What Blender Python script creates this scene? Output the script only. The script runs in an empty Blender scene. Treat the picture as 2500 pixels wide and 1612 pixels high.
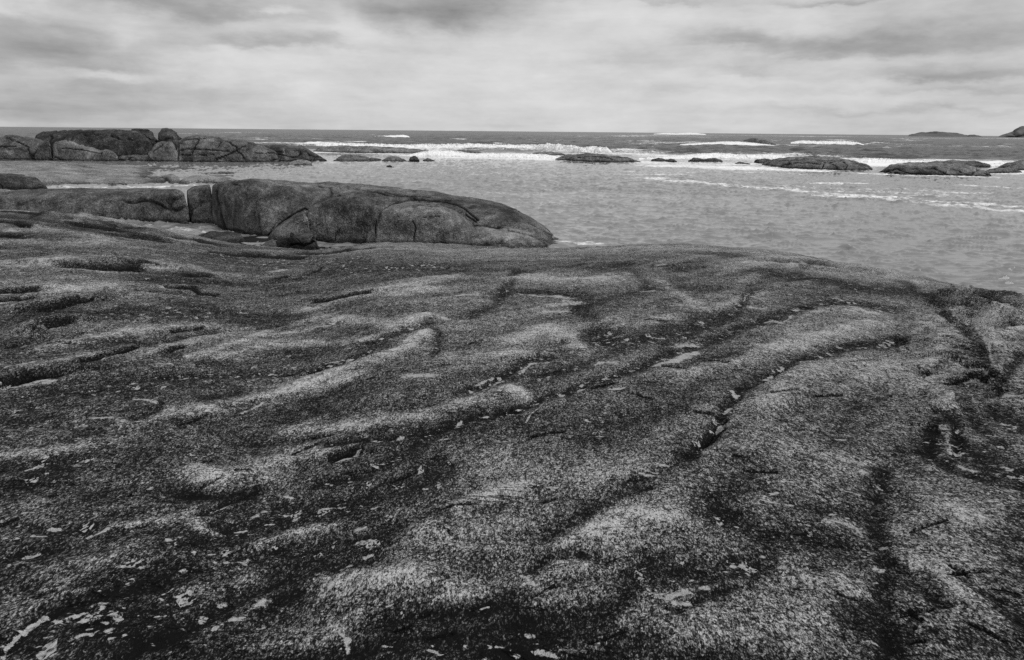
import bpy, math, random
import numpy as np
from mathutils import Matrix, Vector

random.seed(7)
scene = bpy.context.scene
COL = scene.collection

# ------------------------------------------------------------------ camera
W, H, F = 2500.0, 1612.0, 1700.0
CZ = 5.0
PITCH = math.atan((806 - 320) / F)
ROLL = math.radians(0.53)
_f = np.array([0, math.cos(PITCH), -math.sin(PITCH)])
_u0 = np.array([0, math.sin(PITCH), math.cos(PITCH)])
_r0 = np.array([1.0, 0, 0])
_r = math.cos(ROLL) * _r0 + math.sin(ROLL) * _u0
_u = -math.sin(ROLL) * _r0 + math.cos(ROLL) * _u0
cam_data = bpy.data.cameras.new("camera")
cam = bpy.data.objects.new("camera", cam_data)
COL.objects.link(cam)
M = Matrix.Identity(4)
for i in range(3):
    M[i][0] = _r[i]; M[i][1] = _u[i]; M[i][2] = -_f[i]
M[0][3], M[1][3], M[2][3] = 0, 0, CZ
cam.matrix_world = M
cam_data.sensor_width = 36.0
cam_data.lens = F * 36.0 / W
cam_data.clip_start = 0.05
cam_data.clip_end = 60000
scene.camera = cam


def ray(px, py):
    """azimuth (from +Y towards +X) and downward slope of the sight line of a photo pixel"""
    px = np.asarray(px, float); py = np.asarray(py, float)
    a = (px - W / 2) / F; b = -(py - H / 2) / F
    d = a[..., None] * _r + b[..., None] * _u + _f
    hyp = np.hypot(d[..., 0], d[..., 1])
    return np.arctan2(d[..., 0], d[..., 1]), -d[..., 2] / hyp


# ------------------------------------------------------------------ noise
_rng = np.random.RandomState(11)
_perm = _rng.permutation(256).astype(np.int32)
_perm = np.concatenate([_perm, _perm, _perm])
_grad = _rng.normal(size=(256, 3)); _grad /= np.linalg.norm(_grad, axis=1)[:, None]


def pnoise(x, y, z=None):
    x = np.asarray(x, float); y = np.asarray(y, float)
    z = np.full_like(x, 0.37) if z is None else np.asarray(z, float)
    xi = np.floor(x); yi = np.floor(y); zi = np.floor(z)
    fx, fy, fz = x - xi, y - yi, z - zi
    xi = xi.astype(np.int64) & 255; yi = yi.astype(np.int64) & 255; zi = zi.astype(np.int64) & 255
    u = fx * fx * fx * (fx * (fx * 6 - 15) + 10)
    v = fy * fy * fy * (fy * (fy * 6 - 15) + 10)
    w = fz * fz * fz * (fz * (fz * 6 - 15) + 10)

    def g(i, j, k):
        h = _perm[_perm[_perm[(xi + i) & 255] + ((yi + j) & 255)] + ((zi + k) & 255)]
        gr = _grad[h]
        return gr[..., 0] * (fx - i) + gr[..., 1] * (fy - j) + gr[..., 2] * (fz - k)
    x00 = g(0, 0, 0) * (1 - u) + g(1, 0, 0) * u
    x10 = g(0, 1, 0) * (1 - u) + g(1, 1, 0) * u
    x01 = g(0, 0, 1) * (1 - u) + g(1, 0, 1) * u
    x11 = g(0, 1, 1) * (1 - u) + g(1, 1, 1) * u
    return ((x00 * (1 - v) + x10 * v) * (1 - w) + (x01 * (1 - v) + x11 * v) * w) * 1.6


def fbm(x, y, z=None, octv=4, gain=0.5, lac=2.03):
    s = 0; a = 1.0; t = 0
    if z is None:
        z = np.full_like(np.asarray(x, float), 0.37)
    for o in range(octv):
        s = s + a * pnoise(x + 17.3 * o, y - 9.1 * o, z + 5.7 * o)
        t += a; a *= gain; x = x * lac; y = y * lac; z = z * lac
    return s / t


def sstep(a, b, x):
    t = np.clip((x - a) / (b - a), 0, 1)
    return t * t * (3 - 2 * t)


# ------------------------------------------------------------------ mesh helpers
def grid_mesh(name, V, mat, attrs=None, closed=False, parent=None):
    """V: rows x cols x 3"""
    R, C = V.shape[:2]
    me = bpy.data.meshes.new(name)
    me.vertices.add(R * C)
    me.vertices.foreach_set("co", V.reshape(-1).astype(np.float32))
    ii = np.arange(R * C).reshape(R, C)
    if closed:
        jj = np.roll(ii, -1, axis=1)
        q = np.stack([ii[:-1], jj[:-1], jj[1:], ii[1:]], -1).reshape(-1, 4)
    else:
        q = np.stack([ii[:-1, :-1], ii[:-1, 1:], ii[1:, 1:], ii[1:, :-1]], -1).reshape(-1, 4)
    n = len(q)
    me.loops.add(n * 4); me.polygons.add(n)
    me.loops.foreach_set("vertex_index", q.reshape(-1).astype(np.int32))
    me.polygons.foreach_set("loop_start", np.arange(0, n * 4, 4, dtype=np.int32))
    me.polygons.foreach_set("use_smooth", np.ones(n, bool))
    me.update(calc_edges=True)
    for k, a in (attrs or {}).items():
        at = me.attributes.new(k, 'FLOAT', 'POINT')
        at.data.foreach_set("value", np.asarray(a, np.float32).reshape(-1))
    me.materials.append(mat)
    ob = bpy.data.objects.new(name, me)
    COL.objects.link(ob)
    if parent is not None:
        ob.parent = parent
    return ob


def tag(o, label=None, cat=None, group=None, kind=None):
    if label: o["label"] = label
    if cat: o["category"] = cat
    if group: o["group"] = group
    if kind: o["kind"] = kind
    return o


# ------------------------------------------------------------------ node helpers
class NT:
    def __init__(s, tree):
        s.t = tree; s.n = tree.nodes; s.l = tree.links

    def new(s, typ, **kw):
        n = s.n.new(typ)
        for k, v in kw.items():
            setattr(n, k, v)
        return n

    def put(s, sock, v):
        if hasattr(v, "is_output") or isinstance(v, bpy.types.NodeSocket):
            s.l.new(v, sock)
        elif v is not None:
            sock.default_value = v

    def math(s, op, a, b=None, c=None, clamp=False):
        n = s.new("ShaderNodeMath", operation=op, use_clamp=clamp)
        s.put(n.inputs[0], a); s.put(n.inputs[1], b)
        if c is not None: s.put(n.inputs[2], c)
        return n.outputs[0]

    def vmath(s, op, a, b=None):
        n = s.new("ShaderNodeVectorMath", operation=op)
        s.put(n.inputs[0], a); s.put(n.inputs[1], b)
        return n.outputs[0]

    def attr(s, name):
        return s.new("ShaderNodeAttribute", attribute_name=name).outputs["Fac"]

    def noise(s, vec, scale, detail=3, rough=0.55, dist=0.0):
        n = s.new("ShaderNodeTexNoise")
        s.put(n.inputs["Vector"], vec)
        n.inputs["Scale"].default_value = scale
        n.inputs["Detail"].default_value = detail
        n.inputs["Roughness"].default_value = rough
        n.inputs["Distortion"].default_value = dist
        return n.outputs[0]

    def ramp(s, fac, stops, interp='LINEAR'):
        n = s.new("ShaderNodeValToRGB")
        cr = n.color_ramp; cr.interpolation = interp
        while len(cr.elements) < len(stops):
            cr.elements.new(0.5)
        for e, (p, v) in zip(cr.elements, stops):
            e.position = p; e.color = (v, v, v, 1)
        s.put(n.inputs[0], fac)
        return n.outputs[0]

    def maprange(s, v, a, b, c, d, smooth=False):
        n = s.new("ShaderNodeMapRange")
        if smooth: n.interpolation_type = 'SMOOTHSTEP'
        s.put(n.inputs[0], v)
        for i, x in enumerate((a, b, c, d)):
            s.put(n.inputs[1 + i], x)
        return n.outputs[0]

    def mix(s, f, a, b):
        n = s.new("ShaderNodeMix", data_type='FLOAT')
        s.put(n.inputs[0], f); s.put(n.inputs[2], a); s.put(n.inputs[3], b)
        return n.outputs[0]

    def sep(s, v):
        n = s.new("ShaderNodeSeparateXYZ"); s.put(n.inputs[0], v); return n.outputs

    def comb(s, x, y, z):
        n = s.new("ShaderNodeCombineXYZ")
        s.put(n.inputs[0], x); s.put(n.inputs[1], y); s.put(n.inputs[2], z)
        return n.outputs[0]


def new_mat(name):
    m = bpy.data.materials.new(name); m.use_nodes = True
    m.node_tree.nodes.clear()
    return m, NT(m.node_tree)


def finish(nt, color, rough, bump_h=None, bump_d=0.01, bump_s=1.0, spec=0.3, ior=None, normal=None):
    p = nt.new("ShaderNodeBsdfPrincipled"); o = nt.new("ShaderNodeOutputMaterial")
    nt.put(p.inputs["Base Color"], color); nt.put(p.inputs["Roughness"], rough)
    nt.put(p.inputs["Specular IOR Level"], spec)
    if ior: p.inputs["IOR"].default_value = ior
    if bump_h is not None:
        b = nt.new("ShaderNodeBump")
        b.inputs["Strength"].default_value = bump_s
        nt.put(b.inputs["Distance"], bump_d)
        nt.put(b.inputs["Height"], bump_h)
        nt.l.new(b.outputs[0], p.inputs["Normal"])
    nt.l.new(p.outputs[0], o.inputs[0])
    return p, o


# ------------------------------------------------------------------ materials
def slab_material():
    m, n = new_mat("weathered_granite_slab")
    geo = n.new("ShaderNodeNewGeometry").outputs["Position"]
    x, y, z = n.sep(geo)
    # foliation runs across the slope and bends down the right flank
    bend = n.math('MAXIMUM', n.math('SUBTRACT', x, 0.6), 0.0)
    b2 = n.math('MULTIPLY', n.math('SUBTRACT', n.math('SQRT', n.math('ADD', n.math('MULTIPLY', bend, bend), 1.0)), 1.0), 0.85)
    yy = n.math('ADD', y, b2)
    yy = n.math('ADD', yy, n.math('MULTIPLY', x, -0.10))
    fol = n.comb(n.math('MULTIPLY', x, 0.30), yy, z)
    fol2 = n.comb(n.math('MULTIPLY', x, 0.78), yy, z)
    tone = n.attr("tone"); pale = n.attr("pale"); flake = n.attr("flake")
    gr = n.comb(x, n.math('MULTIPLY', yy, 0.55), z)
    n1 = n.noise(fol2, 9.0, 5, 0.68, 0.5)
    n2 = n.noise(n.comb(x, n.math('MULTIPLY', yy, 0.75), z), 34.0, 4, 0.72, 0.3)
    n3 = n.noise(gr, 185.0, 2, 0.7)
    n4 = n.noise(fol, 2.6, 3, 0.55, 0.5)
    vo = n.new("ShaderNodeTexVoronoi"); n.put(vo.inputs["Vector"], gr); vo.inputs["Scale"].default_value = 125.0
    vr = n.sep(vo.outputs["Color"])[0]
    vo2 = n.new("ShaderNodeTexVoronoi"); n.put(vo2.inputs["Vector"], gr); vo2.inputs["Scale"].default_value = 26.0
    vr2 = n.sep(vo2.outputs["Color"])[1]
    t = n.math('ADD', tone, n.math('MULTIPLY', n.math('SUBTRACT', n1, 0.5), 0.36))
    t = n.math('ADD', t, n.math('MULTIPLY', n.math('SUBTRACT', n2, 0.5), 0.50))
    t = n.math('ADD', t, n.math('MULTIPLY', n.math('SUBTRACT', n3, 0.5), 1.95))
    t = n.math('ADD', t, n.math('MULTIPLY', n.math('SUBTRACT', n4, 0.5), 0.28))
    t = n.math('ADD', t, n.math('MULTIPLY', n.math('SUBTRACT', vr, 0.5), 0.55))
    t = n.math('ADD', t, n.math('MULTIPLY', n.math('SUBTRACT', vr2, 0.5), 0.17))
    base = n.ramp(t, [(0.0, 0.007), (0.2, 0.018), (0.38, 0.06), (0.56, 0.165), (0.76, 0.37), (1.0, 0.60)])
    # scaled-off flakes showing clean pale stone
    f1 = n.noise(fol2, 19.0, 5, 0.68, 0.5)
    f2 = n.noise(geo, 30.0, 2, 0.5)
    fv = n.math('ADD', n.math('MULTIPLY', f1, 0.7), n.math('MULTIPLY', f2, 0.3))
    fm = n.maprange(n.math('ADD', fv, n.math('MULTIPLY', flake, 0.11)), 0.622, 0.645, 0, 1)
    pn_ = n.math('ADD', n.math('MULTIPLY', n.noise(fol2, 24.0, 5, 0.75, 0.8), 0.65), n.math('MULTIPLY', n.noise(geo, 45.0, 4, 0.7, 0.3), 0.35))
    pv = n.math('ADD', pale, n.math('MULTIPLY', n.math('SUBTRACT', pn_, 0.5), 5.0))
    pv = n.math('MULTIPLY', pv, n.maprange(pale, 0.04, 0.2, 0, 1))
    pm = n.maprange(pv, 0.46, 0.66, 0, 1)
    sp = n.math('MULTIPLY', n.maprange(vr2, 0.955, 0.965, 0, 1), n.maprange(n.math('ADD', vr, flake), 0.55, 0.75, 0, 1))
    mk = n.math('MAXIMUM', n.math('MAXIMUM', fm, pm), sp, clamp=True)
    palec = n.math('ADD', 0.20, n.math('MULTIPLY', n.noise(geo, 60, 3, 0.6), 0.42))
    col = n.mix(mk, base, palec)
    # hairline partings along the foliation
    cr = n.noise(fol, 6.0, 5, 0.6, 0.8)
    crk = n.math('ABSOLUTE', n.math('SUBTRACT', cr, 0.5))
    crm = n.maprange(crk, 0.0, 0.010, 1, 0)
    gate = n.maprange(n.noise(geo, 3.1, 2, 0.5), 0.44, 0.54, 0, 1)
    crm = n.math('MULTIPLY', crm, gate)
    col = n.mix(n.math('MULTIPLY', crm, 0.75), col, 0.006)
    h = n.math('ADD', n.math('MULTIPLY', n1, 0.8), n.math('MULTIPLY', n2, 0.45))
    h = n.math('ADD', h, n.math('MULTIPLY', n3, 0.20))
    h = n.math('SUBTRACT', h, n.math('MULTIPLY', crm, 0.5))
    h = n.math('ADD', h, n.math('MULTIPLY', mk, -0.12))
    finish(n, col, 0.9, h, 0.045, 1.0, spec=0.06)
    return m


def rock_material():
    m, n = new_mat("sea_worn_granite")
    geo = n.new("ShaderNodeNewGeometry").outputs["Position"]
    x, y, z = n.sep(geo)
    tone = n.attr("tone"); sc = n.attr("grain")
    g = n.vmath('MULTIPLY', geo, n.comb(sc, sc, sc))
    gs = n.vmath('MULTIPLY', g, (1.0, 1.0, 0.35))
    n1 = n.noise(g, 0.9, 5, 0.6, 0.5)
    n2 = n.noise(g, 5.5, 4, 0.65)
    n3 = n.noise(g, 26.0, 3, 0.7)
    st = n.noise(gs, 2.2, 4, 0.6, 0.4)
    t = n.math('ADD', tone, n.math('MULTIPLY', n.math('SUBTRACT', n1, 0.5), 0.85))
    t = n.math('ADD', t, n.math('MULTIPLY', n.math('SUBTRACT', n2, 0.5), 0.55))
    t = n.math('ADD', t, n.math('MULTIPLY', n.math('SUBTRACT', n3, 0.5), 2.1))
    t = n.math('ADD', t, n.math('MULTIPLY', n.math('SUBTRACT', st, 0.5), 0.55))
    t = n.math('SUBTRACT', t, n.maprange(z, 0.10, 0.30, 0.28, 0.0))
    base = n.ramp(t, [(0.0, 0.010), (0.22, 0.025), (0.42, 0.065), (0.6, 0.14), (0.8, 0.25), (1.0, 0.42)])
    c = n.math('ABSOLUTE', n.math('SUBTRACT', n.noise(g, 0.55, 4, 0.5, 0.6), 0.5))
    crm = n.maprange(c, 0.0, 0.007, 1, 0)
    crm = n.math('MULTIPLY', crm, n.maprange(n.noise(g, 0.8, 2, 0.5), 0.46, 0.56, 0, 1))
    col = n.mix(n.math('MULTIPLY', crm, 0.8), base, 0.008)
    # white crust specks
    sp = n.maprange(n.noise(g, 13.0, 2, 0.5), 0.72, 0.76, 0, 1)
    col = n.mix(n.math('MULTIPLY', sp, 0.6), col, 0.40)
    h = n.math('ADD', n.math('MULTIPLY', n1, 3.0), n.math('MULTIPLY', n2, 1.0))
    h = n.math('ADD', h, n.math('MULTIPLY', n3, 0.25))
    h = n.math('SUBTRACT', h, n.math('MULTIPLY', crm, 0.8))
    finish(n, col, 0.85, h, 0.07, 1.0, spec=0.12)
    return m


def island_material():
    m, n = new_mat("scrub_covered_island")
    geo = n.new("ShaderNodeNewGeometry").outputs["Position"]
    n1 = n.noise(geo, 0.02, 6, 0.65)
    col = n.ramp(n1, [(0.3, 0.07), (0.7, 0.15)])
    finish(n, col, 0.9, n1, 4.0, 0.8, spec=0.1)
    return m


def water_material():
    m, n = new_mat("sea_water")
    geo = n.new("ShaderNodeNewGeometry").outputs["Position"]
    x, y, z = n.sep(geo)
    foam = n.attr("foam"); milky = n.attr("milky")
    pos = n.comb(x, y, 0.0)
    st = n.comb(n.math('MULTIPLY', x, 0.45), y, 0.0)
    w1 = n.noise(st, 1.5, 3, 0.5, 0.5)
    w2 = n.noise(st, 3.4, 3, 0.5, 0.4)
    h = n.math('ADD', n.math('MULTIPLY', w1, 0.55), n.math('MULTIPLY', w2, 0.20))
    big = n.noise(n.comb(n.math('MULTIPLY', x, 0.35), y, 0.0), 0.06, 4, 0.55, 0.3)
    ml = n.math('ADD', milky, n.math('MULTIPLY', n.math('SUBTRACT', big, 0.5), 0.30))
    base = n.ramp(ml, [(0.0, 0.012), (0.2, 0.022), (0.5, 0.11), (1.0, 0.215)])
    # foam lace
    fx = n.comb(n.math('MULTIPLY', x, 0.6), n.math('MULTIPLY', y, 0.6), 0.0)
    f1 = n.noise(fx, 2.2, 6, 0.75, 0.5)
    f2 = n.noise(n.comb(n.math('MULTIPLY', x, 0.3), n.math('MULTIPLY', y, 1.0), 0.0), 0.35, 4, 0.6, 0.5)
    fv = n.math('ADD', n.math('MULTIPLY', f1, 0.6), n.math('MULTIPLY', f2, 0.4))
    fm = n.maprange(n.math('ADD', foam, n.math('MULTIPLY', n.math('SUBTRACT', fv, 0.5), 4.4)), 0.36, 0.95, 0, 1)
    p, o = finish(n, base, n.mix(milky, 0.32, 0.03), h, n.mix(milky, 0.62, 0.018), 0.9, spec=0.5, ior=1.33)
    d = n.new("ShaderNodeBsdfDiffuse"); d.inputs[0].default_value = (0.9, 0.9, 0.9, 1)
    mx = n.new("ShaderNodeMixShader")
    n.put(mx.inputs[0], fm); n.l.new(p.outputs[0], mx.inputs[1]); n.l.new(d.outputs[0], mx.inputs[2])
    n.l.new(mx.outputs[0], o.inputs[0])
    return m


def foam_material():
    m, n = new_mat("white_surf")
    geo = n.new("ShaderNodeNewGeometry").outputs["Position"]
    n1 = n.noise(geo, 1.3, 5, 0.65)
    col = n.ramp(n1, [(0.25, 0.72), (0.6, 0.95)])
    thin = n.attr("thin")
    p, o = finish(n, col, 0.9, n1, 0.3, 0.6, spec=0.1)
    p.inputs["Subsurface Weight"].default_value = 0.0
    tr = n.new("ShaderNodeBsdfTransparent")
    mx = n.new("ShaderNodeMixShader")
    nn = n.noise(geo, 2.2, 5, 0.7)
    a = n.maprange(n.math('ADD', thin, n.math('MULTIPLY', n.math('SUBTRACT', nn, 0.5), 2.6)), 0.35, 0.8, 0, 1)
    n.put(mx.inputs[0], a); n.l.new(p.outputs[0], mx.inputs[1]); n.l.new(tr.outputs[0], mx.inputs[2])
    n.l.new(mx.outputs[0], o.inputs[0])
    return m


M_SLAB, M_ROCK, M_ISLE, M_WATER, M_FOAM = slab_material(), rock_material(), island_material(), water_material(), foam_material()

# ------------------------------------------------------------------ foreground slab
EYE = 1.7
SIL = [(-500, 500, 27), (-200, 508, 27), (0, 514, 27), (130, 520, 26), (250, 534, 25), (350, 553, 24), (450, 573, 23.5), (540, 590, 23),
       (640, 604, 22), (790, 611, 20.5), (850, 602, 20), (900, 595, 20), (970, 591, 20), (1040, 595, 19.8), (1100, 600, 19.5),
       (1290, 607, 19), (1400, 605, 19), (1500, 601, 19), (1650, 598, 18.5), (1750, 602, 18), (1880, 613, 17), (2000, 630, 16), (2100, 648, 15),
       (2200, 670, 14), (2290, 688, 13), (2330, 694, 12.5), (2380, 708, 12), (2440, 716, 11.6), (2500, 722, 11.3), (2700, 745, 10.5), (3000, 790, 9.5)]
_sa, _st = ray([p[0] for p in SIL], [p[1] for p in SIL])
_sd = np.array([p[2] for p in SIL], float)
_aa = np.radians(np.linspace(-180, 180, 3601))
_ss = np.interp(_aa, _sa, _st); _dd = np.interp(_aa, _sa, _sd)
for _k in range(3):
    kern = np.ones(9) / 9
    _ss = np.convolve(np.pad(_ss, 4, 'edge'), kern, 'valid')
    _dd = np.convolve(np.pad(_dd, 4, 'edge'), np.ones(9) / 9, 'valid')


def sil(a):
    return np.interp(a, _aa, _ss), np.interp(a, _aa, _dd)


def slab_r(a, t):
    s, d = sil(a)
    t = np.maximum(t, s + 0.0008)
    A = EYE / d ** 2; B = 2 * EYE / d + (t - s)
    return (B - np.sqrt(np.maximum(B * B - 4 * A * EYE, 0))) / (2 * A)


def ground_xy(px, py):
    a, t = ray(px, py)
    r = slab_r(a, t)
    return np.stack([r * np.sin(a), r * np.cos(a)], -1)


az = np.radians(np.concatenate([np.linspace(-180, -46, 60, endpoint=False), np.linspace(-46, 46, 1260), np.linspace(46, 180, 61)[1:]]))
dep0 = np.arctan(sil(az)[0])
near = np.radians(np.concatenate([np.linspace(88, 46, 50, endpoint=False)]))
rows = []
for d in near:
    rows.append(slab_r(az, np.full_like(az, math.tan(d))))
for q in np.linspace(1, 0, 820):
    dep = dep0 + (math.radians(46) - dep0) * q
    rows.append(slab_r(az, np.tan(dep)))
dS = sil(az)[1]; sS = sil(az)[0]
for k in range(1, 70):
    e = k / 69.0
    rows.append(dS + 14.0 * e ** 1.3)
RR = np.array(rows)
AZ = np.broadcast_to(az, RR.shape)
gx = RR * np.sin(AZ); gy = RR * np.cos(AZ)
over = np.maximum(RR - dS, 0)
gz = np.where(RR <= dS, CZ - sS * RR - EYE * (1 - RR / dS) ** 2, CZ - sS * RR - 0.035 * over ** 2)

# irregular edges for everything traced below
wx = gx + 0.035 * fbm(gx * 3.1, gy * 3.1, None, 3) * np.clip(RR / 4, 0.6, 4) + 0.012 * fbm(gx * 17, gy * 17, None, 2)
wy = gy + 0.05 * fbm(gx * 3.1 + 40, gy * 3.1 + 11, None, 3) * np.clip(RR / 3, 0.6, 5) + 0.014 * fbm(gx * 17 + 5, gy * 17, None, 2)

TH = math.radians(38)
du = gx * math.sin(TH) + gy * math.cos(TH)
dv = gx * math.cos(TH) - gy * math.sin(TH)
dv2 = dv + 0.35 * fbm(gx * 0.35, gy * 0.35, None, 2)
dist_fade = np.clip(RR / 6, 0.7, 2.5)
ridge = fbm(du * 0.22 + 3, dv2 * 1.25, None, 4, 0.5)
rid2 = fbm(du * 0.8 + 31, dv2 * 3.2, None, 3, 0.5)
cross = fbm(gx * 0.7 + 7, (gy - 0.1 * gx) * 2.2, None, 4, 0.55)
blot = fbm(gx * 0.55 + 70, gy * 0.55, None, 3, 0.5)
gh = 0.050 * ridge * dist_fade + 0.018 * rid2 + 0.016 * cross * dist_fade
dv3 = dv + 0.10 * fbm(gx * 0.9 + 4, gy * 0.9, None, 3)
rid3 = fbm(du * 0.55 + 11, dv3 * 5.5, None, 4, 0.55)
rid2 = np.tanh(rid2 * 2.6) * 0.45; ridge = np.tanh(ridge * 2.0) * 0.5
gh += 0.014 * rid3 * dist_fade
# scaly fine relief
fine = fbm(gx * 5.5 + 12, gy * 11, None, 4, 0.6)
gh += 0.015 * fine * np.clip(RR / 4, 0.8, 2.5)
edge = (0.22 - np.abs(fbm(gx * 1.3 + 60, (gy - 0.5 * gx) * 2.4, None, 4, 0.55))) * 0.030 * np.clip(RR / 4, 0.8, 2.5)
gh += edge
tone = 0.41 + 0.20 * ridge + 0.16 * rid2 + 0.17 * rid3 + 0.12 * cross + 0.12 * blot
pale = np.zeros_like(tone)
flake = -0.30 + 0.42 * fbm(gx * 0.6, gy * 0.8 + 33, None, 3)

PAN = {1: (0, 280, .3767), 4: (0, 580, .5232), 5: (1250, 580, .5232), 6: (0, 1050, .5232), 7: (1250, 1050, .5232)}


def trace(pan, pts):
    ox, oy, s = PAN[pan]
    return np.array([(ox + x * s, oy + y * s) for x, y in pts], float)


def line_field(pan, pts, th, pad=2.6, warp=1.0):
    """squared normalised distance and signed distance (positive = far side) to a line drawn on the slab"""
    p = trace(pan, pts)
    s = PAN[pan][2]
    if len(p) == 1:
        p = np.array([p[0] - [2, 0], p[0] + [2, 0]])
    n = np.zeros_like(p)
    for i in range(len(p)):
        a = p[max(i - 1, 0)]; b = p[min(i + 1, len(p) - 1)]
        d = (b - a) / (np.linalg.norm(b - a) + 1e-9); n[i] = (-d[1], d[0])
    g = ground_xy(p[:, 0], p[:, 1])
    hw = th * s / 2
    g1 = ground_xy(p[:, 0] + n[:, 0] * hw, p[:, 1] + n[:, 1] * hw)
    g2 = ground_xy(p[:, 0] - n[:, 0] * hw, p[:, 1] - n[:, 1] * hw)
    wid = np.zeros(len(p))
    for i in range(len(p)):
        a = g[max(i - 1, 0)]; b = g[min(i + 1, len(p) - 1)]
        d = (b - a) / (np.linalg.norm(b - a) + 1e-9)
        wid[i] = abs((g1[i] - g2[i]) @ np.array([-d[1], d[0]])) / 2 + 1e-3
    wm = wid.max() * pad
    x0, y0 = g.min(0) - wm - 0.3; x1, y1 = g.max(0) + wm + 0.3
    m = (gx > x0) & (gx < x1) & (gy > y0) & (gy < y1)
    idx = np.nonzero(m.reshape(-1))[0]
    X = (gx + warp * (wx - gx)).reshape(-1)[idx]; Y = (gy + warp * (wy - gy)).reshape(-1)[idx]
    best = np.full(len(idx), 1e9); sg = np.zeros(len(idx))
    for i in range(len(g) - 1):
        a = g[i]; b = g[i + 1]; ab = b - a; L2 = ab @ ab + 1e-12
        u = np.clip(((X - a[0]) * ab[0] + (Y - a[1]) * ab[1]) / L2, 0, 1)
        qx = X - a[0] - u * ab[0]; qy = Y - a[1] - u * ab[1]
        w = wid[i] * (1 - u) + wid[i + 1] * u
        # ends thin out
        d = np.hypot(qx, qy)
        nd = d / w
        s_ = np.sign(ab[0] * qy - ab[1] * qx) * (1 if ab[0] >= 0 else -1)
        up = nd < best
        best = np.where(up, nd, best); sg = np.where(up, s_ * d, sg)
    return idx, best, sg


tone += 0.045 * sstep(3.5, 7, RR) * sstep(-1.0, 1.5, gx) - 0.035 * sstep(0.5, -2.0, gx) - 0.02
def ray_sil_y(cx):
    return float(np.interp(cx, [p[0] for p in SIL], [p[1] for p in SIL]))


T_, P_, FL_, H_ = tone.reshape(-1), pale.reshape(-1), flake.reshape(-1), gh.reshape(-1)


nA = (1.0 + 1.5 * fbm(gx * 2.2 + 5, gy * 3.4 + 90, None, 4, 0.6)).reshape(-1)
nB = (1.0 + 1.3 * fbm(gx * 8.0 + 5, gy * 12.0 + 40, None, 3, 0.6)).reshape(-1)


def ragged(i):
    return np.clip(nA[i] * (0.4 + 0.6 * nB[i]), 0.1, 1.9)


def dark(pan, pts, th=26, amp=0.30, dep=0.03, fl=0.35):
    i, d, _ = line_field(pan, pts, th)
    g = np.exp(-d ** 2)
    T_[i] -= 1.45 * amp * g * ((0.35 + 0.65 * ragged(i)) if dep < 0.045 else (0.8 + 0.3 * ragged(i))); H_[i] -= 0.55 * dep * g; FL_[i] += fl * np.exp(-(d / 1.1) ** 2)


def bright(pan, pts, th=40, amp=0.22, up=0.03):
    i, d, _ = line_field(pan, pts, th)
    g = np.exp(-d ** 2)
    T_[i] += 1.35 * amp * g * (0.45 + 0.55 * ragged(i)); H_[i] += 0.42 * up * g; FL_[i] -= 0.2 * g


def palep(pan, pts, th=14, amp=1.0):
    if pan == 5 and (pts[0] in ((670, 600), (1030, 720), (1000, 810), (980, 890), (1180, 655), (470, 708))): amp = 1.5
    if pan == 5 and pts[0] == (2030, 900): amp = 0.6
    i, d, _ = line_field(pan, pts, th)
    P_[i] = np.maximum(P_[i], 0.92 * amp * np.exp(-(d / 1.05) ** 2))


def slit(pan, pts, th=7, dep=0.10, step=0.05, reach=1.0):
    i, d, sg = line_field(pan, pts, th, pad=9, warp=0.22)
    g = np.exp(-d ** 2)
    T_[i] -= 0.8 * g; H_[i] -= 0.75 * dep * g; FL_[i] -= 1.0 * g
    H_[i] += np.where(sg > 0, step * np.exp(-np.abs(sg) / reach), 0) * sstep(8, 3, d)


# --- upper left sheets
for pts in ([(210, 668), (290, 652), (400, 652), (470, 665)], [(300, 655), (440, 660), (560, 655)], [(460, 710), (560, 732), (700, 760), (780, 775)],
            [(700, 720), (780, 735), (880, 742)], [(940, 785), (1100, 806), (1240, 812), (1330, 830)], [(0, 778), (100, 788)], [(0, 632), (150, 640), (260, 650)],
            [(560, 690), (640, 700)], [(780, 790), (900, 800), (1000, 815)], [(0, 700), (120, 715), (200, 735)]):
    slit(1, pts, 10, 0.10, 0.10, 1.2)
for pts in ([(100, 740), (300, 745), (600, 790), (900, 800), (1300, 840)], [(0, 615), (250, 630), (500, 660)], [(560, 670), (800, 715), (1100, 770)], [(0, 820), (400, 840), (700, 830)]):
    bright(1, pts, 26, 0.20, 0.05)
for pts in ([(0, 660), (300, 690), (600, 740)], [(200, 720), (500, 745), (760, 800)]):
    dark(1, pts, 22, 0.16, 0.02, 0)
palep(1, [(60, 748), (100, 750)], 7); palep(1, [(175, 725), (205, 742)], 6); palep(1, [(610, 705), (650, 712)], 6)
# --- panel 4 (left, middle distance)
slit(4, [(330, 135), (440, 145), (530, 150), (620, 148)], 14, 0.16, 0.12)
slit(4, [(620, 138), (760, 142), (850, 135)], 8, 0.12, 0.08)
slit(4, [(790, 96), (880, 88), (1000, 82), (1200, 85), (1290, 95), (1390, 103)], 8, 0.14, 0.10)
slit(4, [(200, 335), (300, 318), (400, 292), (470, 270)], 16, 0.16, 0.10)
slit(4, [(150, 480), (165, 445), (230, 420), (310, 405)], 13, 0.13, 0.10)
slit(4, [(0, 268), (80, 264), (160, 258)], 9, 0.10, 0.06)
slit(4, [(0, 305), (130, 298)], 9, 0.10, 0.06)
slit(4, [(1480, 303), (1600, 285), (1720, 262)], 6, 0.08, 0.05)
slit(4, [(780, 240), (900, 242), (930, 265), (1000, 272)], 5, 0.06, 0.03)
slit(4, [(870, 178), (960, 181)], 8, 0.08, 0.05)
slit(4, [(1440, 76), (1560, 70), (1720, 58)], 6, 0.10, 0.06)
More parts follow.
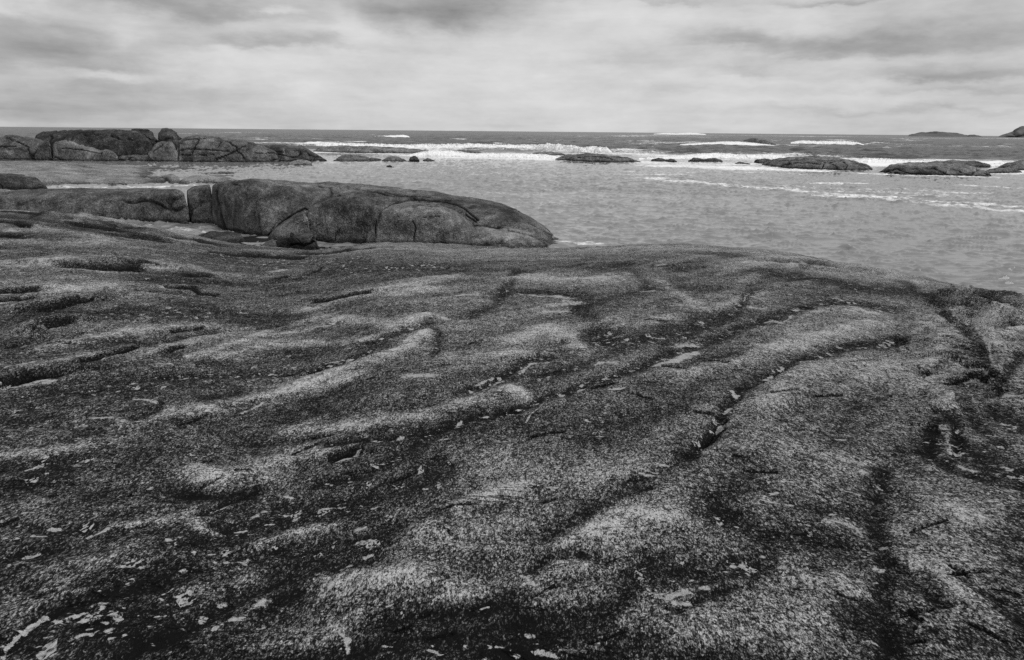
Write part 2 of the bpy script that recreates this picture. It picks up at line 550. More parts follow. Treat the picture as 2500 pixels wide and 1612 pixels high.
slit(4, [(0, 700), (60, 680), (140, 655), (250, 640)], 20, 0.12, 0.06)
slit(4, [(390, 600), (470, 565), (560, 545), (640, 520)], 7, 0.06, 0.04)
slit(4, [(1440, 635), (1490, 620)], 7, 0.05, 0.03)
slit(4, [(780, 540), (860, 520)], 6, 0.05, 0.03)
slit(4, [(800, 445), (880, 435), (950, 425)], 5, 0.05, 0.03)
for pts in ([(200, 520), (400, 480), (600, 445), (800, 425), (950, 410)], [(600, 570), (800, 510), (950, 470), (1150, 430)], [(900, 560), (1050, 510), (1250, 450)],
            [(1000, 560), (1250, 510), (1500, 490), (1680, 480)], [(1400, 400), (1500, 370), (1650, 390), (1850, 410), (1980, 360)],
            [(1450, 340), (1600, 290), (1800, 240), (1950, 210), (2130, 180)], [(1850, 265), (2000, 240)], [(150, 620), (300, 590), (420, 560)],
            [(0, 130), (300, 125), (500, 160)], [(250, 260), (400, 245), (520, 235)]):
    bright(4, pts, 34, 0.22, 0.04)
bright(4, [(600, 860), (900, 810), (1100, 780), (1300, 740), (1500, 650), (1750, 570), (1900, 510), (1990, 440)], 46, 0.27, 0.06)
bright(4, [(1250, 770), (1500, 700), (1650, 640)], 40, 0.2, 0.03)
bright(4, [(1400, 900), (1700, 880), (2000, 820), (2200, 760), (2389, 710)], 60, 0.25, 0.06)
bright(4, [(2050, 570), (2250, 550), (2389, 540)], 60, 0.22, 0.05)
bright(4, [(700, 150), (900, 150), (1100, 180)], 26, 0.2, 0.04)
bright(4, [(1850, 40), (2000, 50), (2200, 60)], 40, 0.15, 0.03)
bright(4, [(100, 850), (400, 900)], 60, 0.10, 0.02)
dark(4, [(600, 670), (900, 640), (1200, 640), (1450, 620), (1650, 560), (1850, 450), (2000, 400)], 26, 0.24, 0.04, 0.9)
dark(4, [(640, 845), (720, 815), (770, 760)], 40, 0.28, 0.04, 0.1)
dark(4, [(960, 750), (1100, 725)], 34, 0.25, 0.03, 0.2)
dark(4, [(1050, 790), (1250, 765), (1340, 740)], 18, 0.22, 0.03, 0.7)
dark(4, [(1550, 960), (1750, 940), (1950, 910), (2150, 860), (2389, 800)], 32, 0.34, 0.05, 0.9)
dark(4, [(2389, 620), (2280, 680), (2180, 720)], 24, 0.28, 0.04, 1.0)
dark(4, [(2000, 380), (2060, 470), (2020, 560)], 36, 0.22, 0.03, 0.6)
dark(4, [(0, 870), (200, 860), (400, 900)], 60, 0.18, 0.02, 0.3)
dark(4, [(0, 400), (300, 370), (600, 360), (1000, 340), (1300, 380)], 70, 0.16, 0.02, 0.45)
dark(4, [(0, 500), (150, 520)], 50, 0.16, 0.02, 0.1)
dark(4, [(1250, 120), (1500, 110), (1700, 160), (2000, 140)], 50, 0.14, 0.02, 0.9)
dark(4, [(700, 200), (1000, 200), (1300, 230)], 36, 0.14, 0.02, 0.5)
dark(4, [(2200, 380), (2330, 300), (2389, 200)], 46, 0.2, 0.03, 0.8)
dark(4, [(500, 480), (700, 500), (1000, 440), (1350, 400)], 14, 0.2, 0.03, 0.5)
dark(4, [(300, 330), (500, 290)], 26, 0.1, 0.0, 0.2)
dark(4, [(100, 740), (400, 720), (700, 700), (1000, 690)], 26, 0.16, 0.02, 0.6)
for pts, th in (([(20, 625), (90, 600), (150, 590)], 18), ([(30, 700), (120, 690), (230, 680)], 22), ([(0, 280), (150, 265)], 12), ([(0, 312), (60, 308)], 9),
                ([(450, 470), (495, 462)], 12), ([(415, 457), (440, 457)], 8), ([(1285, 158), (1340, 150)], 14), ([(665, 380), (690, 374)], 8),
                ([(1510, 410), (1550, 408)], 9), ([(1430, 435), (1520, 420)], 6), ([(820, 655), (890, 640)], 7), ([(1620, 570), (1640, 562)], 7),
                ([(2220, 690), (2310, 650)], 10), ([(2250, 710), (2350, 660)], 9), ([(1900, 640), (2000, 640)], 26), ([(760, 240), (780, 242)], 6),
                ([(1140, 815), (1240, 770)], 6), ([(650, 745), (730, 755)], 14), ([(440, 840), (530, 835)], 12), ([(1440, 335), (1480, 330)], 12), ([(740, 592), (800, 590)], 10),
                ([(1520, 590), (1600, 570)], 6), ([(870, 800), (900, 785)], 8), ([(1300, 455), (1380, 450)], 12), ([(2150, 275), (2220, 272)], 12), ([(2050, 375), (2090, 385)], 14)):
    palep(4, pts, th)
# --- panel 5 (right, middle distance)
A_ = [(0, 800), (150, 745), (350, 690), (550, 620), (700, 560), (900, 480), (1050, 430), (1200, 380), (1350, 330), (1500, 312), (1700, 325)]
dark(5, A_, 34, 0.36, 0.05, 0.9)
B_ = [(890, 980), (960, 890), (1000, 800), (1080, 700), (1200, 640), (1300, 590), (1450, 545), (1600, 512), (1800, 480)]
dark(5, B_, 46, 0.34, 0.06, 0.8)
slit(5, [(900, 960), (960, 890), (1010, 850)], 10, 0.05, 0.0); slit(5, [(1100, 705), (1190, 670), (1280, 610)], 10, 0.05, 0.0)
dark(5, [(450, 470), (600, 480), (750, 440), (900, 400)], 70, 0.24, 0.03, 0.9)
dark(5, [(330, 260), (340, 350), (420, 440)], 80, 0.16, 0.02, 0.3)
dark(5, [(400, 300), (600, 250), (720, 240)], 60, 0.16, 0.02, 0.3)
dark(5, [(900, 360), (1000, 355), (1070, 310), (1090, 265), (1180, 240)], 34, 0.30, 0.04, 0.6)
dark(5, [(0, 255), (200, 255), (290, 285), (300, 350)], 26, 0.26, 0.03, 0.1)
dark(5, [(1220, 160), (1350, 190), (1500, 210), (1700, 240)], 46, 0.24, 0.03, 0.5)
dark(5, [(1820, 205), (1900, 250), (1960, 290), (2030, 330), (2050, 390)], 34, 0.26, 0.03, 0.3)
dark(5, [(2040, 330), (2080, 430), (2170, 540), (2210, 620)], 70, 0.26, 0.06, 0.4)
dark(5, [(2150, 340), (2300, 300)], 60, 0.2, 0.04, 0.3)
dark(5, [(2240, 730), (2300, 640), (2389, 560)], 50, 0.28, 0.06, 0.4)
dark(5, [(1900, 640), (2000, 605), (2080, 570)], 34, 0.24, 0.03, 0.2)
slit(5, [(2050, 680), (2150, 662), (2240, 682)], 8, 0.05, 0.04)
dark(5, [(1960, 860), (1950, 930), (1930, 994)], 70, 0.36, 0.03, 0.5)
dark(5, [(2000, 830), (2070, 880), (2080, 994)], 50, 0.36, 0.03, 0.5)
dark(5, [(2000, 700), (2150, 850), (2300, 980)], 40, 0.18, 0.02, 0.5)
dark(5, [(2250, 800), (2389, 900)], 90, 0.24, 0.02, 0.4)
dark(5, [(690, 130), (800, 150), (880, 140)], 20, 0.22, 0.02, 0.4)
dark(5, [(350, 130), (420, 140), (520, 120)], 26, 0.16, 0.02, 0.2)
dark(5, [(900, 75), (1000, 80)], 14, 0.2, 0.02, 0.2)
slit(5, [(1335, 118), (1400, 127), (1455, 141)], 20, 0.30, 0.10)
slit(5, [(2050, 212), (2120, 250), (2200, 264), (2350, 272)], 9, 0.12, -0.02)
slit(5, [(2330, 380), (2389, 412)], 10, 0.1, 0.02)
dark(5, [(2250, 280), (2340, 285)], 20, 0.2, 0.03, 0.2)
dark(5, [(0, 610), (60, 575), (150, 560)], 24, 0.3, 0.04, 0.7)
dark(5, [(130, 640), (200, 620), (330, 590)], 34, 0.22, 0.02, 0.6)
dark(5, [(300, 940), (500, 860), (900, 760)], 60, 0.08, 0.0, 0.1)
dark(5, [(0, 180), (40, 150)], 30, 0.25, 0.02, 0.3)
dark(5, [(870, 560), (1050, 545)], 26, 0.2, 0.02, 0.2)
dark(5, [(560, 150), (640, 240)], 50, 0.10, 0.02, 0.2)
bright(5, [(0, 480), (150, 430), (280, 470), (330, 540)], 60, 0.26, 0.05)
bright(5, [(680, 200), (800, 280), (900, 350)], 50, 0.2, 0.04)
bright(5, [(930, 330), (1020, 300), (1080, 260)], 40, 0.2, 0.04)
bright(5, [(780, 640), (1000, 590), (1200, 520), (1500, 450), (1700, 400)], 70, 0.18, 0.05)
bright(5, [(1150, 780), (1400, 640), (1700, 610), (1900, 700), (2000, 800)], 130, 0.17, 0.08)
bright(5, [(50, 190), (250, 200), (400, 190)], 40, 0.2, 0.04)
bright(5, [(0, 700), (80, 740)], 50, 0.25, 0.04)
bright(5, [(400, 400), (550, 400), (700, 380)], 40, 0.14, 0.03)
bright(5, [(1000, 140), (1200, 110), (1350, 130)], 50, 0.14, 0.03)
bright(5, [(1400, 345), (1500, 330), (1650, 345)], 30, 0.18, 0.03)
bright(5, [(1150, 120), (1400, 90), (1800, 180), (1950, 230)], 40, 0.12, 0.03)
bright(5, [(500, 50), (900, 60), (1200, 90)], 30, 0.12, 0.03)
bright(5, [(2060, 600), (2000, 560), (1960, 470), (1900, 400)], 50, 0.12, 0.06)
bright(5, [(2230, 500), (2300, 450), (2380, 440)], 70, 0.16, 0.10)
for pts, th in (([(60, 268), (160, 275), (270, 282)], 14), ([(190, 320), (280, 308)], 22), ([(150, 350), (250, 345)], 16), ([(670, 600), (760, 568), (850, 532)], 20), ([(470, 708), (512, 702)], 12),
                ([(1030, 720), (1045, 745)], 18), ([(1000, 810), (1020, 795)], 16), ([(980, 890), (995, 870)], 20), ([(1180, 655), (1210, 642)], 14), ([(1240, 615), (1260, 610)], 8),
                ([(1105, 320), (1160, 332)], 12), ([(770, 305), (800, 318)], 13), ([(1070, 300), (1100, 268)], 8), ([(1120, 280), (1160, 290), (1175, 305)], 7), ([(1130, 250), (1180, 245)], 7),
                ([(1210, 385), (1245, 390)], 11), ([(1270, 390), (1310, 368)], 8), ([(1320, 335), (1390, 340)], 6), ([(2010, 435), (2070, 425), (2130, 405), (2180, 470)], 16),
                ([(2200, 520), (2230, 580), (2260, 640)], 14), ([(2300, 730), (2330, 740)], 34), ([(2350, 755), (2389, 765)], 10), ([(2095, 230), (2130, 300)], 26),
                ([(410, 590), (480, 590)], 22), ([(790, 495), (850, 490)], 22), ([(30, 630), (90, 590), (160, 580)], 9), ([(430, 660), (436, 658)], 6),
                ([(400, 918), (435, 922)], 8), ([(345, 850), (365, 855)], 14), ([(1500, 930), (1545, 938)], 8), ([(1640, 214), (1646, 214)], 6), ([(1640, 750), (1660, 745)], 7),
                ([(1980, 875), (2030, 890)], 10), ([(2030, 900), (2040, 980)], 22), ([(620, 245), (660, 248)], 12), ([(430, 218), (460, 216)], 9), ([(1430, 290), (1440, 292)], 9), ([(690, 128), (715, 124)], 8), ([(2290, 375), (2310, 370)], 9), ([(1515, 290), (1540, 300)], 10), ([(60, 850), (150, 770)], 6), ([(300, 715), (400, 690)], 5)):
    palep(5, pts, th)
# --- panel 6 (lower left)
dark(6, [(0, 1060), (60, 990), (160, 905), (300, 820), (480, 775), (600, 760), (720, 740)], 60, 0.42, 0.05, 0.0)
dark(6, [(150, 1000), (350, 900), (600, 870), (800, 850)], 150, 0.22, 0.03, 0.9)
dark(6, [(560, 1074), (680, 1000), (820, 970), (950, 890), (1060, 830)], 60, 0.42, 0.05, 0.0)
dark(6, [(1230, 880), (1300, 800), (1400, 780)], 46, 0.30, 0.03, 0.0)
dark(6, [(0, 300), (100, 250), (300, 150), (370, 120)], 70, 0.22, 0.02, 0.3)
dark(6, [(860, 290), (1000, 300), (1170, 290)], 50, 0.38, 0.05, 0.0)
dark(6, [(930, 380), (1060, 330), (1160, 300)], 26, 0.30, 0.04, 0.2)
slit(6, [(1560, 132), (1600, 112), (1660, 104)], 22, 0.06, 0.03)
dark(6, [(1500, 240), (1700, 200), (1850, 120), (2000, 40)], 50, 0.30, 0.05, 0.7)
dark(6, [(700, 650), (900, 560), (1100, 470), (1400, 400), (1700, 330), (1900, 260), (2050, 180)], 130, 0.22, 0.04, 0.8)
dark(6, [(850, 660), (1100, 600), (1300, 560), (1560, 560), (1760, 510), (1850, 430), (2050, 370)], 70, 0.26, 0.04, 0.8)
dark(6, [(1100, 790), (1300, 720), (1450, 690), (1600, 640), (1740, 590)], 60, 0.28, 0.03, 0.3)
dark(6, [(1750, 900), (1900, 860), (2100, 840), (2389, 800)], 70, 0.36, 0.04, 0.2)
dark(6, [(1680, 1040), (1900, 980), (2150, 990), (2389, 1060)], 110, 0.34, 0.03, 0.3)
dark(6, [(2000, 900), (2250, 900), (2389, 900)], 120, 0.20, 0.03, 0.2)
dark(6, [(0, 600), (100, 575), (240, 560)], 46, 0.30, 0.03, 0.5)
dark(6, [(0, 430), (250, 490), (420, 450), (560, 400)], 50, 0.22, 0.02, 0.7)
dark(6, [(500, 740), (700, 700), (850, 700)], 50, 0.2, 0.02, 0.4)
dark(6, [(450, 320), (650, 260), (850, 260)], 60, 0.16, 0.02, 0.1)
dark(6, [(1150, 60), (1250, 50)], 50, 0.18, 0.02, 0.1)
dark(6, [(1400, 30), (1600, 20), (1750, 0)], 40, 0.1, 0.02, 0.2)
dark(6, [(100, 720), (200, 780)], 50, 0.16, 0.02, 0.0)
dark(6, [(0, 180), (150, 140), (350, 130)], 40, 0.2, 0.02, 0.1)
dark(6, [(1250, 660), (1350, 640), (1480, 640)], 70, 0.14, 0.02, 0.1)
bright(6, [(550, 430), (700, 415), (900, 385), (930, 440), (1000, 480)], 50, 0.26, 0.03)
bright(6, [(950, 190), (1150, 170), (1400, 110), (1500, 110)], 90, 0.26, 0.06)
bright(6, [(1000, 240), (1250, 220)], 70, 0.16, 0.03)
bright(6, [(1500, 690), (1700, 720), (2000, 690), (2150, 780)], 120, 0.24, 0.07)
bright(6, [(1900, 400), (2150, 350), (2389, 280)], 70, 0.26, 0.05)
bright(6, [(2000, 470), (2250, 480), (2389, 430)], 110, 0.14, 0.03)
bright(6, [(2150, 120), (2389, 90)], 80, 0.14, 0.03)
bright(6, [(0, 110), (200, 100), (400, 60)], 40, 0.2, 0.03)
bright(6, [(300, 640), (600, 590), (850, 590)], 100, 0.14, 0.05)
bright(6, [(1200, 540), (1400, 480), (1600, 440)], 36, 0.18, 0.03)
bright(6, [(1150, 690), (1250, 650)], 30, 0.16, 0.03)
bright(6, [(800, 890), (1000, 810), (1080, 790)], 36, 0.18, 0.03)
bright(6, [(1300, 1000), (1500, 960), (1650, 900)], 120, 0.16, 0.03)
bright(6, [(0, 900), (150, 830), (300, 740)], 80, 0.12, 0.04)
for pts, th in (([(1000, 950), (1060, 912), (1110, 885)], 12), ([(1110, 885), (1180, 855), (1240, 812)], 30), ([(1590, 945), (1625, 970), (1632, 1020)], 26), ([(1580, 142), (1630, 130), (1680, 95)], 12),
                ([(1660, 465), (1700, 455)], 20), ([(1670, 530), (1725, 515)], 18), ([(1705, 590), (1735, 580)], 13), ([(1595, 650), (1640, 635)], 10), ([(2130, 545), (2175, 553), (2225, 550)], 11),
                ([(1050, 615), (1150, 625)], 15), ([(835, 785), (880, 760)], 14), ([(470, 908), (500, 910)], 10), ([(425, 970), (460, 945)], 13), ([(385, 900), (405, 890)], 8), ([(500, 945), (525, 935)], 14),
                ([(250, 912), (300, 895)], 12), ([(220, 972), (260, 968)], 10), ([(360, 975), (380, 965)], 12), ([(440, 880), (455, 878)], 14), ([(400, 935), (430, 930)], 5), ([(1335, 313), (1362, 316)], 13), ([(1180, 400), (1245, 370)], 14),
                ([(1490, 375), (1540, 366), (1600, 365)], 8), ([(410, 497), (460, 478), (515, 455)], 14), ([(20, 1070), (25, 1015), (100, 940), (225, 855)], 16), ([(1030, 355), (1100, 330)], 9),
                ([(140, 175), (185, 160)], 9), ([(150, 500), (220, 500)], 7), ([(20, 515), (90, 510)], 8), ([(120, 385), (160, 380)], 8), ([(940, 880), (960, 870)], 24), ([(1030, 820), (1060, 805)], 20),
                ([(1740, 145), (1770, 150)], 8), ([(2050, 42), (2075, 38)], 9), ([(2310, 58), (2360, 56)], 7), ([(1540, 745), (1560, 735)], 16), ([(1800, 830), (1830, 810)], 12), ([(2280, 1010), (2350, 1000)], 18), ([(2010, 1010), (2060, 1040)], 16),
                ([(1790, 1000), (1830, 1010)], 9), ([(780, 518), (800, 518)], 12), ([(820, 508), (845, 508)], 8), ([(1100, 460), (1150, 455)], 8), ([(1210, 515), (1240, 505)], 8), ([(130, 570), (190, 560)], 12), ([(980, 575), (1000, 578)], 9), ([(230, 1062), (260, 1050)], 9), ([(750, 775), (800, 745)], 8), ([(700, 265), (712, 262)], 7), ([(870, 215), (885, 208)], 6), ([(2240, 820), (2280, 822)], 7), ([(1215, 930), (1240, 925)], 12), ([(230, 465), (280, 462)], 12), ([(1520, 240), (1540, 245)], 9)):
    palep(6, pts, th)
for pts in ([(0, 900), (300, 1000), (700, 1040)], [(500, 900), (900, 980), (1300, 900)], [(0, 700), (400, 680)]):  # broad stain along the bottom, partly vignette falloff painted into the tone
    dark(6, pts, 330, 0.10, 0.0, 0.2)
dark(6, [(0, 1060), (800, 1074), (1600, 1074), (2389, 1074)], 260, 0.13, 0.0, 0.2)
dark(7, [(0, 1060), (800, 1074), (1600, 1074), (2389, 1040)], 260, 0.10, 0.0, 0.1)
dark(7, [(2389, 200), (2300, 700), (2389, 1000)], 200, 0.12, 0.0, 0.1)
# --- panel 7 (lower right)
dark(7, [(820, 120), (900, 70), (980, 0)], 44, 0.34, 0.05, 0.2)
slit(7, [(890, 80), (940, 45), (990, 0)], 8, 0.03, 0)
dark(7, [(560, 230), (700, 180), (850, 120)], 50, 0.2, 0.02, 0.2)
dark(7, [(150, 520), (300, 420), (450, 310), (600, 260)], 60, 0.2, 0.02, 0.2)
dark(7, [(90, 660), (180, 590), (300, 575), (430, 605)], 46, 0.32, 0.04, 0.3)
C_ = [(1725, 190), (1715, 330), (1690, 450), (1720, 560), (1770, 690), (1730, 850), (1720, 950), (1730, 1074)]
dark(7, C_, 90, 0.36, 0.03, 0.2)
dark(7, [(1740, 610), (1850, 680), (1950, 770), (2010, 840)], 50, 0.28, 0.03, 0.1)
dark(7, [(1560, 830), (1640, 900), (1740, 960), (1760, 1074)], 140, 0.34, 0.02, 0.1)
dark(7, [(900, 320), (1050, 420), (1200, 500), (1400, 510), (1560, 560)], 100, 0.24, 0.03, 0.4)
dark(7, [(650, 640), (850, 680), (1000, 650), (1150, 600)], 110, 0.28, 0.04, 0.5)
dark(7, [(780, 830), (900, 770), (1050, 730)], 36, 0.3, 0.03, 0.1)
dark(7, [(550, 660), (550, 780), (430, 850), (200, 880), (0, 880)], 90, 0.28, 0.03, 0.1)
dark(7, [(0, 970), (200, 960), (420, 950), (640, 980)], 120, 0.24, 0.02, 0.2)
dark(7, [(0, 1045), (200, 1065), (500, 1065)], 60, 0.4, 0.05, 0.2)
dark(7, [(1940, 100), (2050, 190), (2200, 240)], 46, 0.22, 0.02, 0.4)
dark(7, [(1960, 0), (1960, 90)], 80, 0.36, 0.03, 0.5)
dark(7, [(2080, 0), (2080, 120), (2030, 160)], 40, 0.32, 0.03, 0.5)
dark(7, [(2150, 100), (2389, 260)], 110, 0.26, 0.02, 0.4)
dark(7, [(2200, 480), (2389, 620)], 110, 0.18, 0.02, 0.2)
dark(7, [(1200, 300), (1400, 360), (1650, 400)], 80, 0.14, 0.02, 0.3)
dark(7, [(240, 720), (340, 680), (420, 700)], 60, 0.16, 0.02, 0.0)
dark(7, [(950, 300), (1150, 240)], 60, 0.12, 0.0, 0.1)
dark(7, [(1850, 850), (1950, 950)], 80, 0.16, 0.0, 0.1)
dark(7, [(2100, 720), (2250, 830), (2389, 920)], 60, 0.18, 0.0, 0.1)
dark(7, [(1230, 970), (1290, 980)], 34, 0.22, 0.02, 0.0)
slit(7, [(2040, 650), (2090, 680), (2130, 705)], 6, 0.02, 0.01)
slit(7, [(1820, 860), (1870, 880), (1920, 910)], 5, 0.02, 0.01)
slit(7, [(2130, 920), (2200, 950), (2300, 1010)], 6, 0.02, 0.01)
slit(7, [(1510, 770), (1600, 800), (1660, 800)], 5, 0.02, 0.0)
bright(7, [(0, 200), (200, 170), (400, 170)], 200, 0.16, 0.05)
bright(7, [(380, 470), (550, 380), (750, 410)], 90, 0.24, 0.05)
bright(7, [(150, 560), (350, 500), (470, 470)], 60, 0.2, 0.04)
bright(7, [(1300, 690), (1480, 690), (1600, 760)], 80, 0.22, 0.05)
bright(7, [(900, 860), (1200, 850), (1500, 830)], 150, 0.13, 0.05)
bright(7, [(700, 960), (1000, 960), (1400, 1000)], 130, 0.12, 0.03)
bright(7, [(1150, 60), (1400, 90), (1600, 180)], 110, 0.13, 0.04)
bright(7, [(1750, 230), (1950, 330), (2150, 430)], 80, 0.17, 0.05)
bright(7, [(1780, 610), (1950, 670), (2100, 780), (2389, 1000)], 80, 0.14, 0.05)
bright(7, [(1250, 600), (1350, 690)], 50, 0.1, 0.02)
bright(7, [(200, 620), (330, 640)], 40, 0.14, 0.03)
bright(7, [(1450, 430), (1550, 425), (1610, 460)], 30, 0.26, 0.02)
for pts, th in (([(730, 790), (780, 760), (820, 745)], 50), ([(760, 810), (820, 800)], 26), ([(865, 740), (900, 738)], 18), ([(670, 765), (690, 768)], 22), ([(60, 692), (85, 710), (120, 726)], 20), ([(1240, 628), (1262, 632)], 16),
                ([(1020, 620), (1060, 612)], 18), ([(1095, 625), (1115, 630)], 8), ([(1705, 650), (1738, 650)], 20), ([(1705, 715), (1720, 712)], 14), ([(600, 200), (640, 207), (690, 212)], 13), ([(600, 180), (680, 195)], 5), ([(165, 265), (215, 270)], 12), ([(195, 278), (205, 285)], 10),
                ([(1213, 293), (1236, 290)], 16), ([(1630, 203), (1655, 209)], 12), ([(1490, 396), (1515, 398)], 10), ([(1080, 650), (1098, 665)], 7), ([(1735, 550), (1756, 550)], 11), ([(2290, 180), (2315, 190)], 14), ([(2210, 600), (2250, 608)], 12),
                ([(2110, 170), (2160, 195)], 20), ([(120, 1020), (170, 1030), (215, 1035)], 18), ([(240, 1012), (290, 1020), (335, 1022)], 12), ([(60, 945), (95, 950)], 12), ([(1660, 985), (1675, 1000)], 18), ([(1470, 430), (1540, 425), (1590, 450)], 9),
                ([(695, 156), (722, 158)], 9), ([(525, 158), (540, 160)], 10), ([(705, 253), (735, 254)], 7), ([(400, 20), (435, 24)], 7), ([(1500, 35), (1545, 42)], 7), ([(1170, 325), (1240, 340)], 9), ([(1290, 345), (1320, 350)], 14), ([(1250, 235), (1280, 236)], 12), ([(600, 920), (625, 922)], 6), ([(370, 1062), (385, 1065)], 10), ([(1150, 578), (1162, 582)], 9), ([(735, 632), (745, 634)], 6), ([(1430, 40), (1440, 45)], 7), ([(1590, 300), (1640, 312)], 6), ([(1960, 170), (2000, 195)], 7), ([(2040, 60), (2050, 110)], 16), ([(1040, 430), (1055, 436)], 8), ([(225, 423), (235, 425)], 8), ([(340, 605), (350, 607)], 10)):
    palep(7, pts, th)

rk = np.random.RandomState(21)
for k in range(60):
    cx = rk.uniform(0, 2450); cy = 640 + 960 * rk.uniform(0, 1) ** 1.25
    ln = rk.uniform(22, 85) * (0.6 + (cy - 640) / 1400); sl = -rk.uniform(0.05, 0.5) if cx < 1500 else rk.uniform(-0.3, 0.6) * (1 if cx > 1900 else 0.5)
    q0 = (cx / .5232, (cy - 580) / .5232); m_ = rk.uniform(-5, 5)
    if cy < ray_sil_y(cx) + 25: continue
    slit(4, [q0, (q0[0] + ln, q0[1] + ln * sl + m_), (q0[0] + 2 * ln, q0[1] + 2 * ln * sl)], rk.uniform(2.2, 3.6), 0.03, 0.015 * rk.choice([0, 1, 1]), 0.5)
gm = np.exp(-((AZ - math.radians(34.5)) / math.radians(3.6)) ** 2) * sstep(3.5, 5.5, RR) * sstep(10.8, 8.6, RR)
bk = pnoise(gx * 1.7 + 3, gy * 1.1) ; bk2 = pnoise(gx * 3.9 + 3, gy * 2.6 + 9)
H_ += (gm * (0.36 * np.round(bk * 3.2) / 3.2 + 0.10 * np.round(bk2 * 2.5) / 2.5)).reshape(-1)
T_ += (gm * 0.30 * bk2 + gm * 0.14).reshape(-1)
gz = gz + 0.62 * gh * sstep(0.02, 0.6, RR)
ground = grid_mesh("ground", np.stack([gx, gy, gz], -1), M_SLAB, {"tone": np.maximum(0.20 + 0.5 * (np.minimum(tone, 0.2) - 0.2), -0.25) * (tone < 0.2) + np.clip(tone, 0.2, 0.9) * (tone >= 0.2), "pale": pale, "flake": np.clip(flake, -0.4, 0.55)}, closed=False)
tag(ground, "broad dark weathered granite slab with pale ridges and black runnels, sloping to the sea", "rock slab", kind="structure")

# ------------------------------------------------------------------ sea
waz = np.radians(np.concatenate([np.linspace(-180, -44, 70, endpoint=False), np.linspace(-44, 44, 1400), np.linspace(44, 180, 71)[1:]]))
tt = np.concatenate([np.linspace(5 / 8.0, 5 / 24.0, 40, endpoint=False), np.linspace(5 / 24.0, 5 / 60.0, 330, endpoint=False), np.linspace(5 / 60.0, 5 / 400.0, 420, endpoint=False),
                     np.linspace(5 / 400.0, 5 / 3000.0, 110, endpoint=False), np.linspace(5 / 3000.0, 5 / 9000.0, 14)])
SR = np.broadcast_to((CZ / tt)[:, None], (len(tt), len(waz)))
SA = np.broadcast_to(waz, SR.shape)
sx = SR * np.sin(SA); sy = SR * np.cos(SA)
# outer sea begins behind the reef; reef line in plan
ra, rt = ray([-200, 400, 760, 1100, 1500, 1800, 2150, 2500, 2800], [372, 372, 368, 372, 380, 386, 396, 400, 405])
rr = CZ / rt
reef = np.interp(SA, ra, rr)
outer = sstep(0.85, 1.25, SR / reef)
def rdg(a): return (0.35 - np.abs(a)) * 1.6
sw = rdg(pnoise(sx * 0.030 + sy * 0.01, sy * 0.075)) * 0.75 + rdg(pnoise(sx * 0.085, sy * 0.19 + 9)) * 0.60 + rdg(pnoise(sx * 0.22, sy * 0.5 + 3)) * 0.30
def crest(fx_, fy_, o, w, gx_, gy_):
    n_ = pnoise(sx * fx_ + o + 0.6 * pnoise(sx * 0.5 + o, sy * 0.5), sy * fy_ + o * 3)
    return np.exp(-np.abs(n_) / w) * sstep(0.05, 0.45, pnoise(sx * gx_ - o, sy * gy_ + o))


ch = crest(0.45, 1.3, 3.3, 0.10, 0.45, 0.7) * 0.12 + crest(0.9, 2.4, 8.1, 0.12, 0.7, 1.1) * 0.075 + crest(0.3, 0.7, 5.7, 0.10, 0.25, 0.35) * 0.08 + 0.6 * np.clip(pnoise(sx * 0.60 + 3, sy * 1.35) - 0.30, 0, 1) * 0.20 + np.clip(pnoise(sx * 1.25 + 3, sy * 2.6) - 0.24, 0, 1) * 0.20 + np.clip(pnoise(sx * 2.3 + 3, sy * 4.0 + 60) - 0.2, 0, 1) * 0.10 + pnoise(sx * 0.15, sy * 0.22) * 0.05
sz = outer * sw * sstep(3500, 900, SR) + ch * sstep(220, 60, SR) * (1 - 0.4 * outer)
FB = -1.5
foam = np.full(SR.shape, FB)
milky = 1.0 * (1 - outer) + 0.16 * outer
fF = foam.reshape(-1)


def sea_xy(px, py):
    a, t = ray(px, py); r = CZ / np.maximum(t, CZ / 8000.0)
    return np.stack([r * np.sin(a), r * np.cos(a)], -1)


def foamline(pts, th, amp=1.0, soft=1.0):
    """foam lying on the water along a line; th = apparent thickness in photo pixels"""
    p = np.array(pts, float)
    g = sea_xy(p[:, 0], p[:, 1])
    u = sea_xy(p[:, 0], p[:, 1] - th / 2); d = sea_xy(p[:, 0], p[:, 1] + th / 2)
    wid = np.minimum(np.linalg.norm(u - d, axis=1) / 2, 0.12 * np.hypot(g[:, 0], g[:, 1]))
    m = wid.max() * 2.5
    sel = (sx > g[:, 0].min() - m) & (sx < g[:, 0].max() + m) & (sy > g[:, 1].min() - m) & (sy < g[:, 1].max() + m)
    idx = np.nonzero(sel.reshape(-1))[0]
    X = sx.reshape(-1)[idx]; Y = sy.reshape(-1)[idx]
    jx = fbm(X * 0.08, Y * 0.08, None, 3); X = X + jx * 3; Y = Y + fbm(X * 0.1 + 50, Y * 0.1, None, 3) * wid.mean() * 0.7
    best = np.full(len(idx), 1e9)
    for i in range(len(g) - 1):
        a, b = g[i], g[i + 1]; ab = b - a; L2 = ab @ ab + 1e-9
        q = np.clip(((X - a[0]) * ab[0] + (Y - a[1]) * ab[1]) / L2, 0, 1)
        w = wid[i] * (1 - q) + wid[i + 1] * q
        best = np.minimum(best, np.hypot(X - a[0] - q * ab[0], Y - a[1] - q * ab[1]) / w)
    fF[idx] = np.maximum(fF[idx], FB + (amp - FB) * np.exp(-best ** 2 * soft * 0.5))


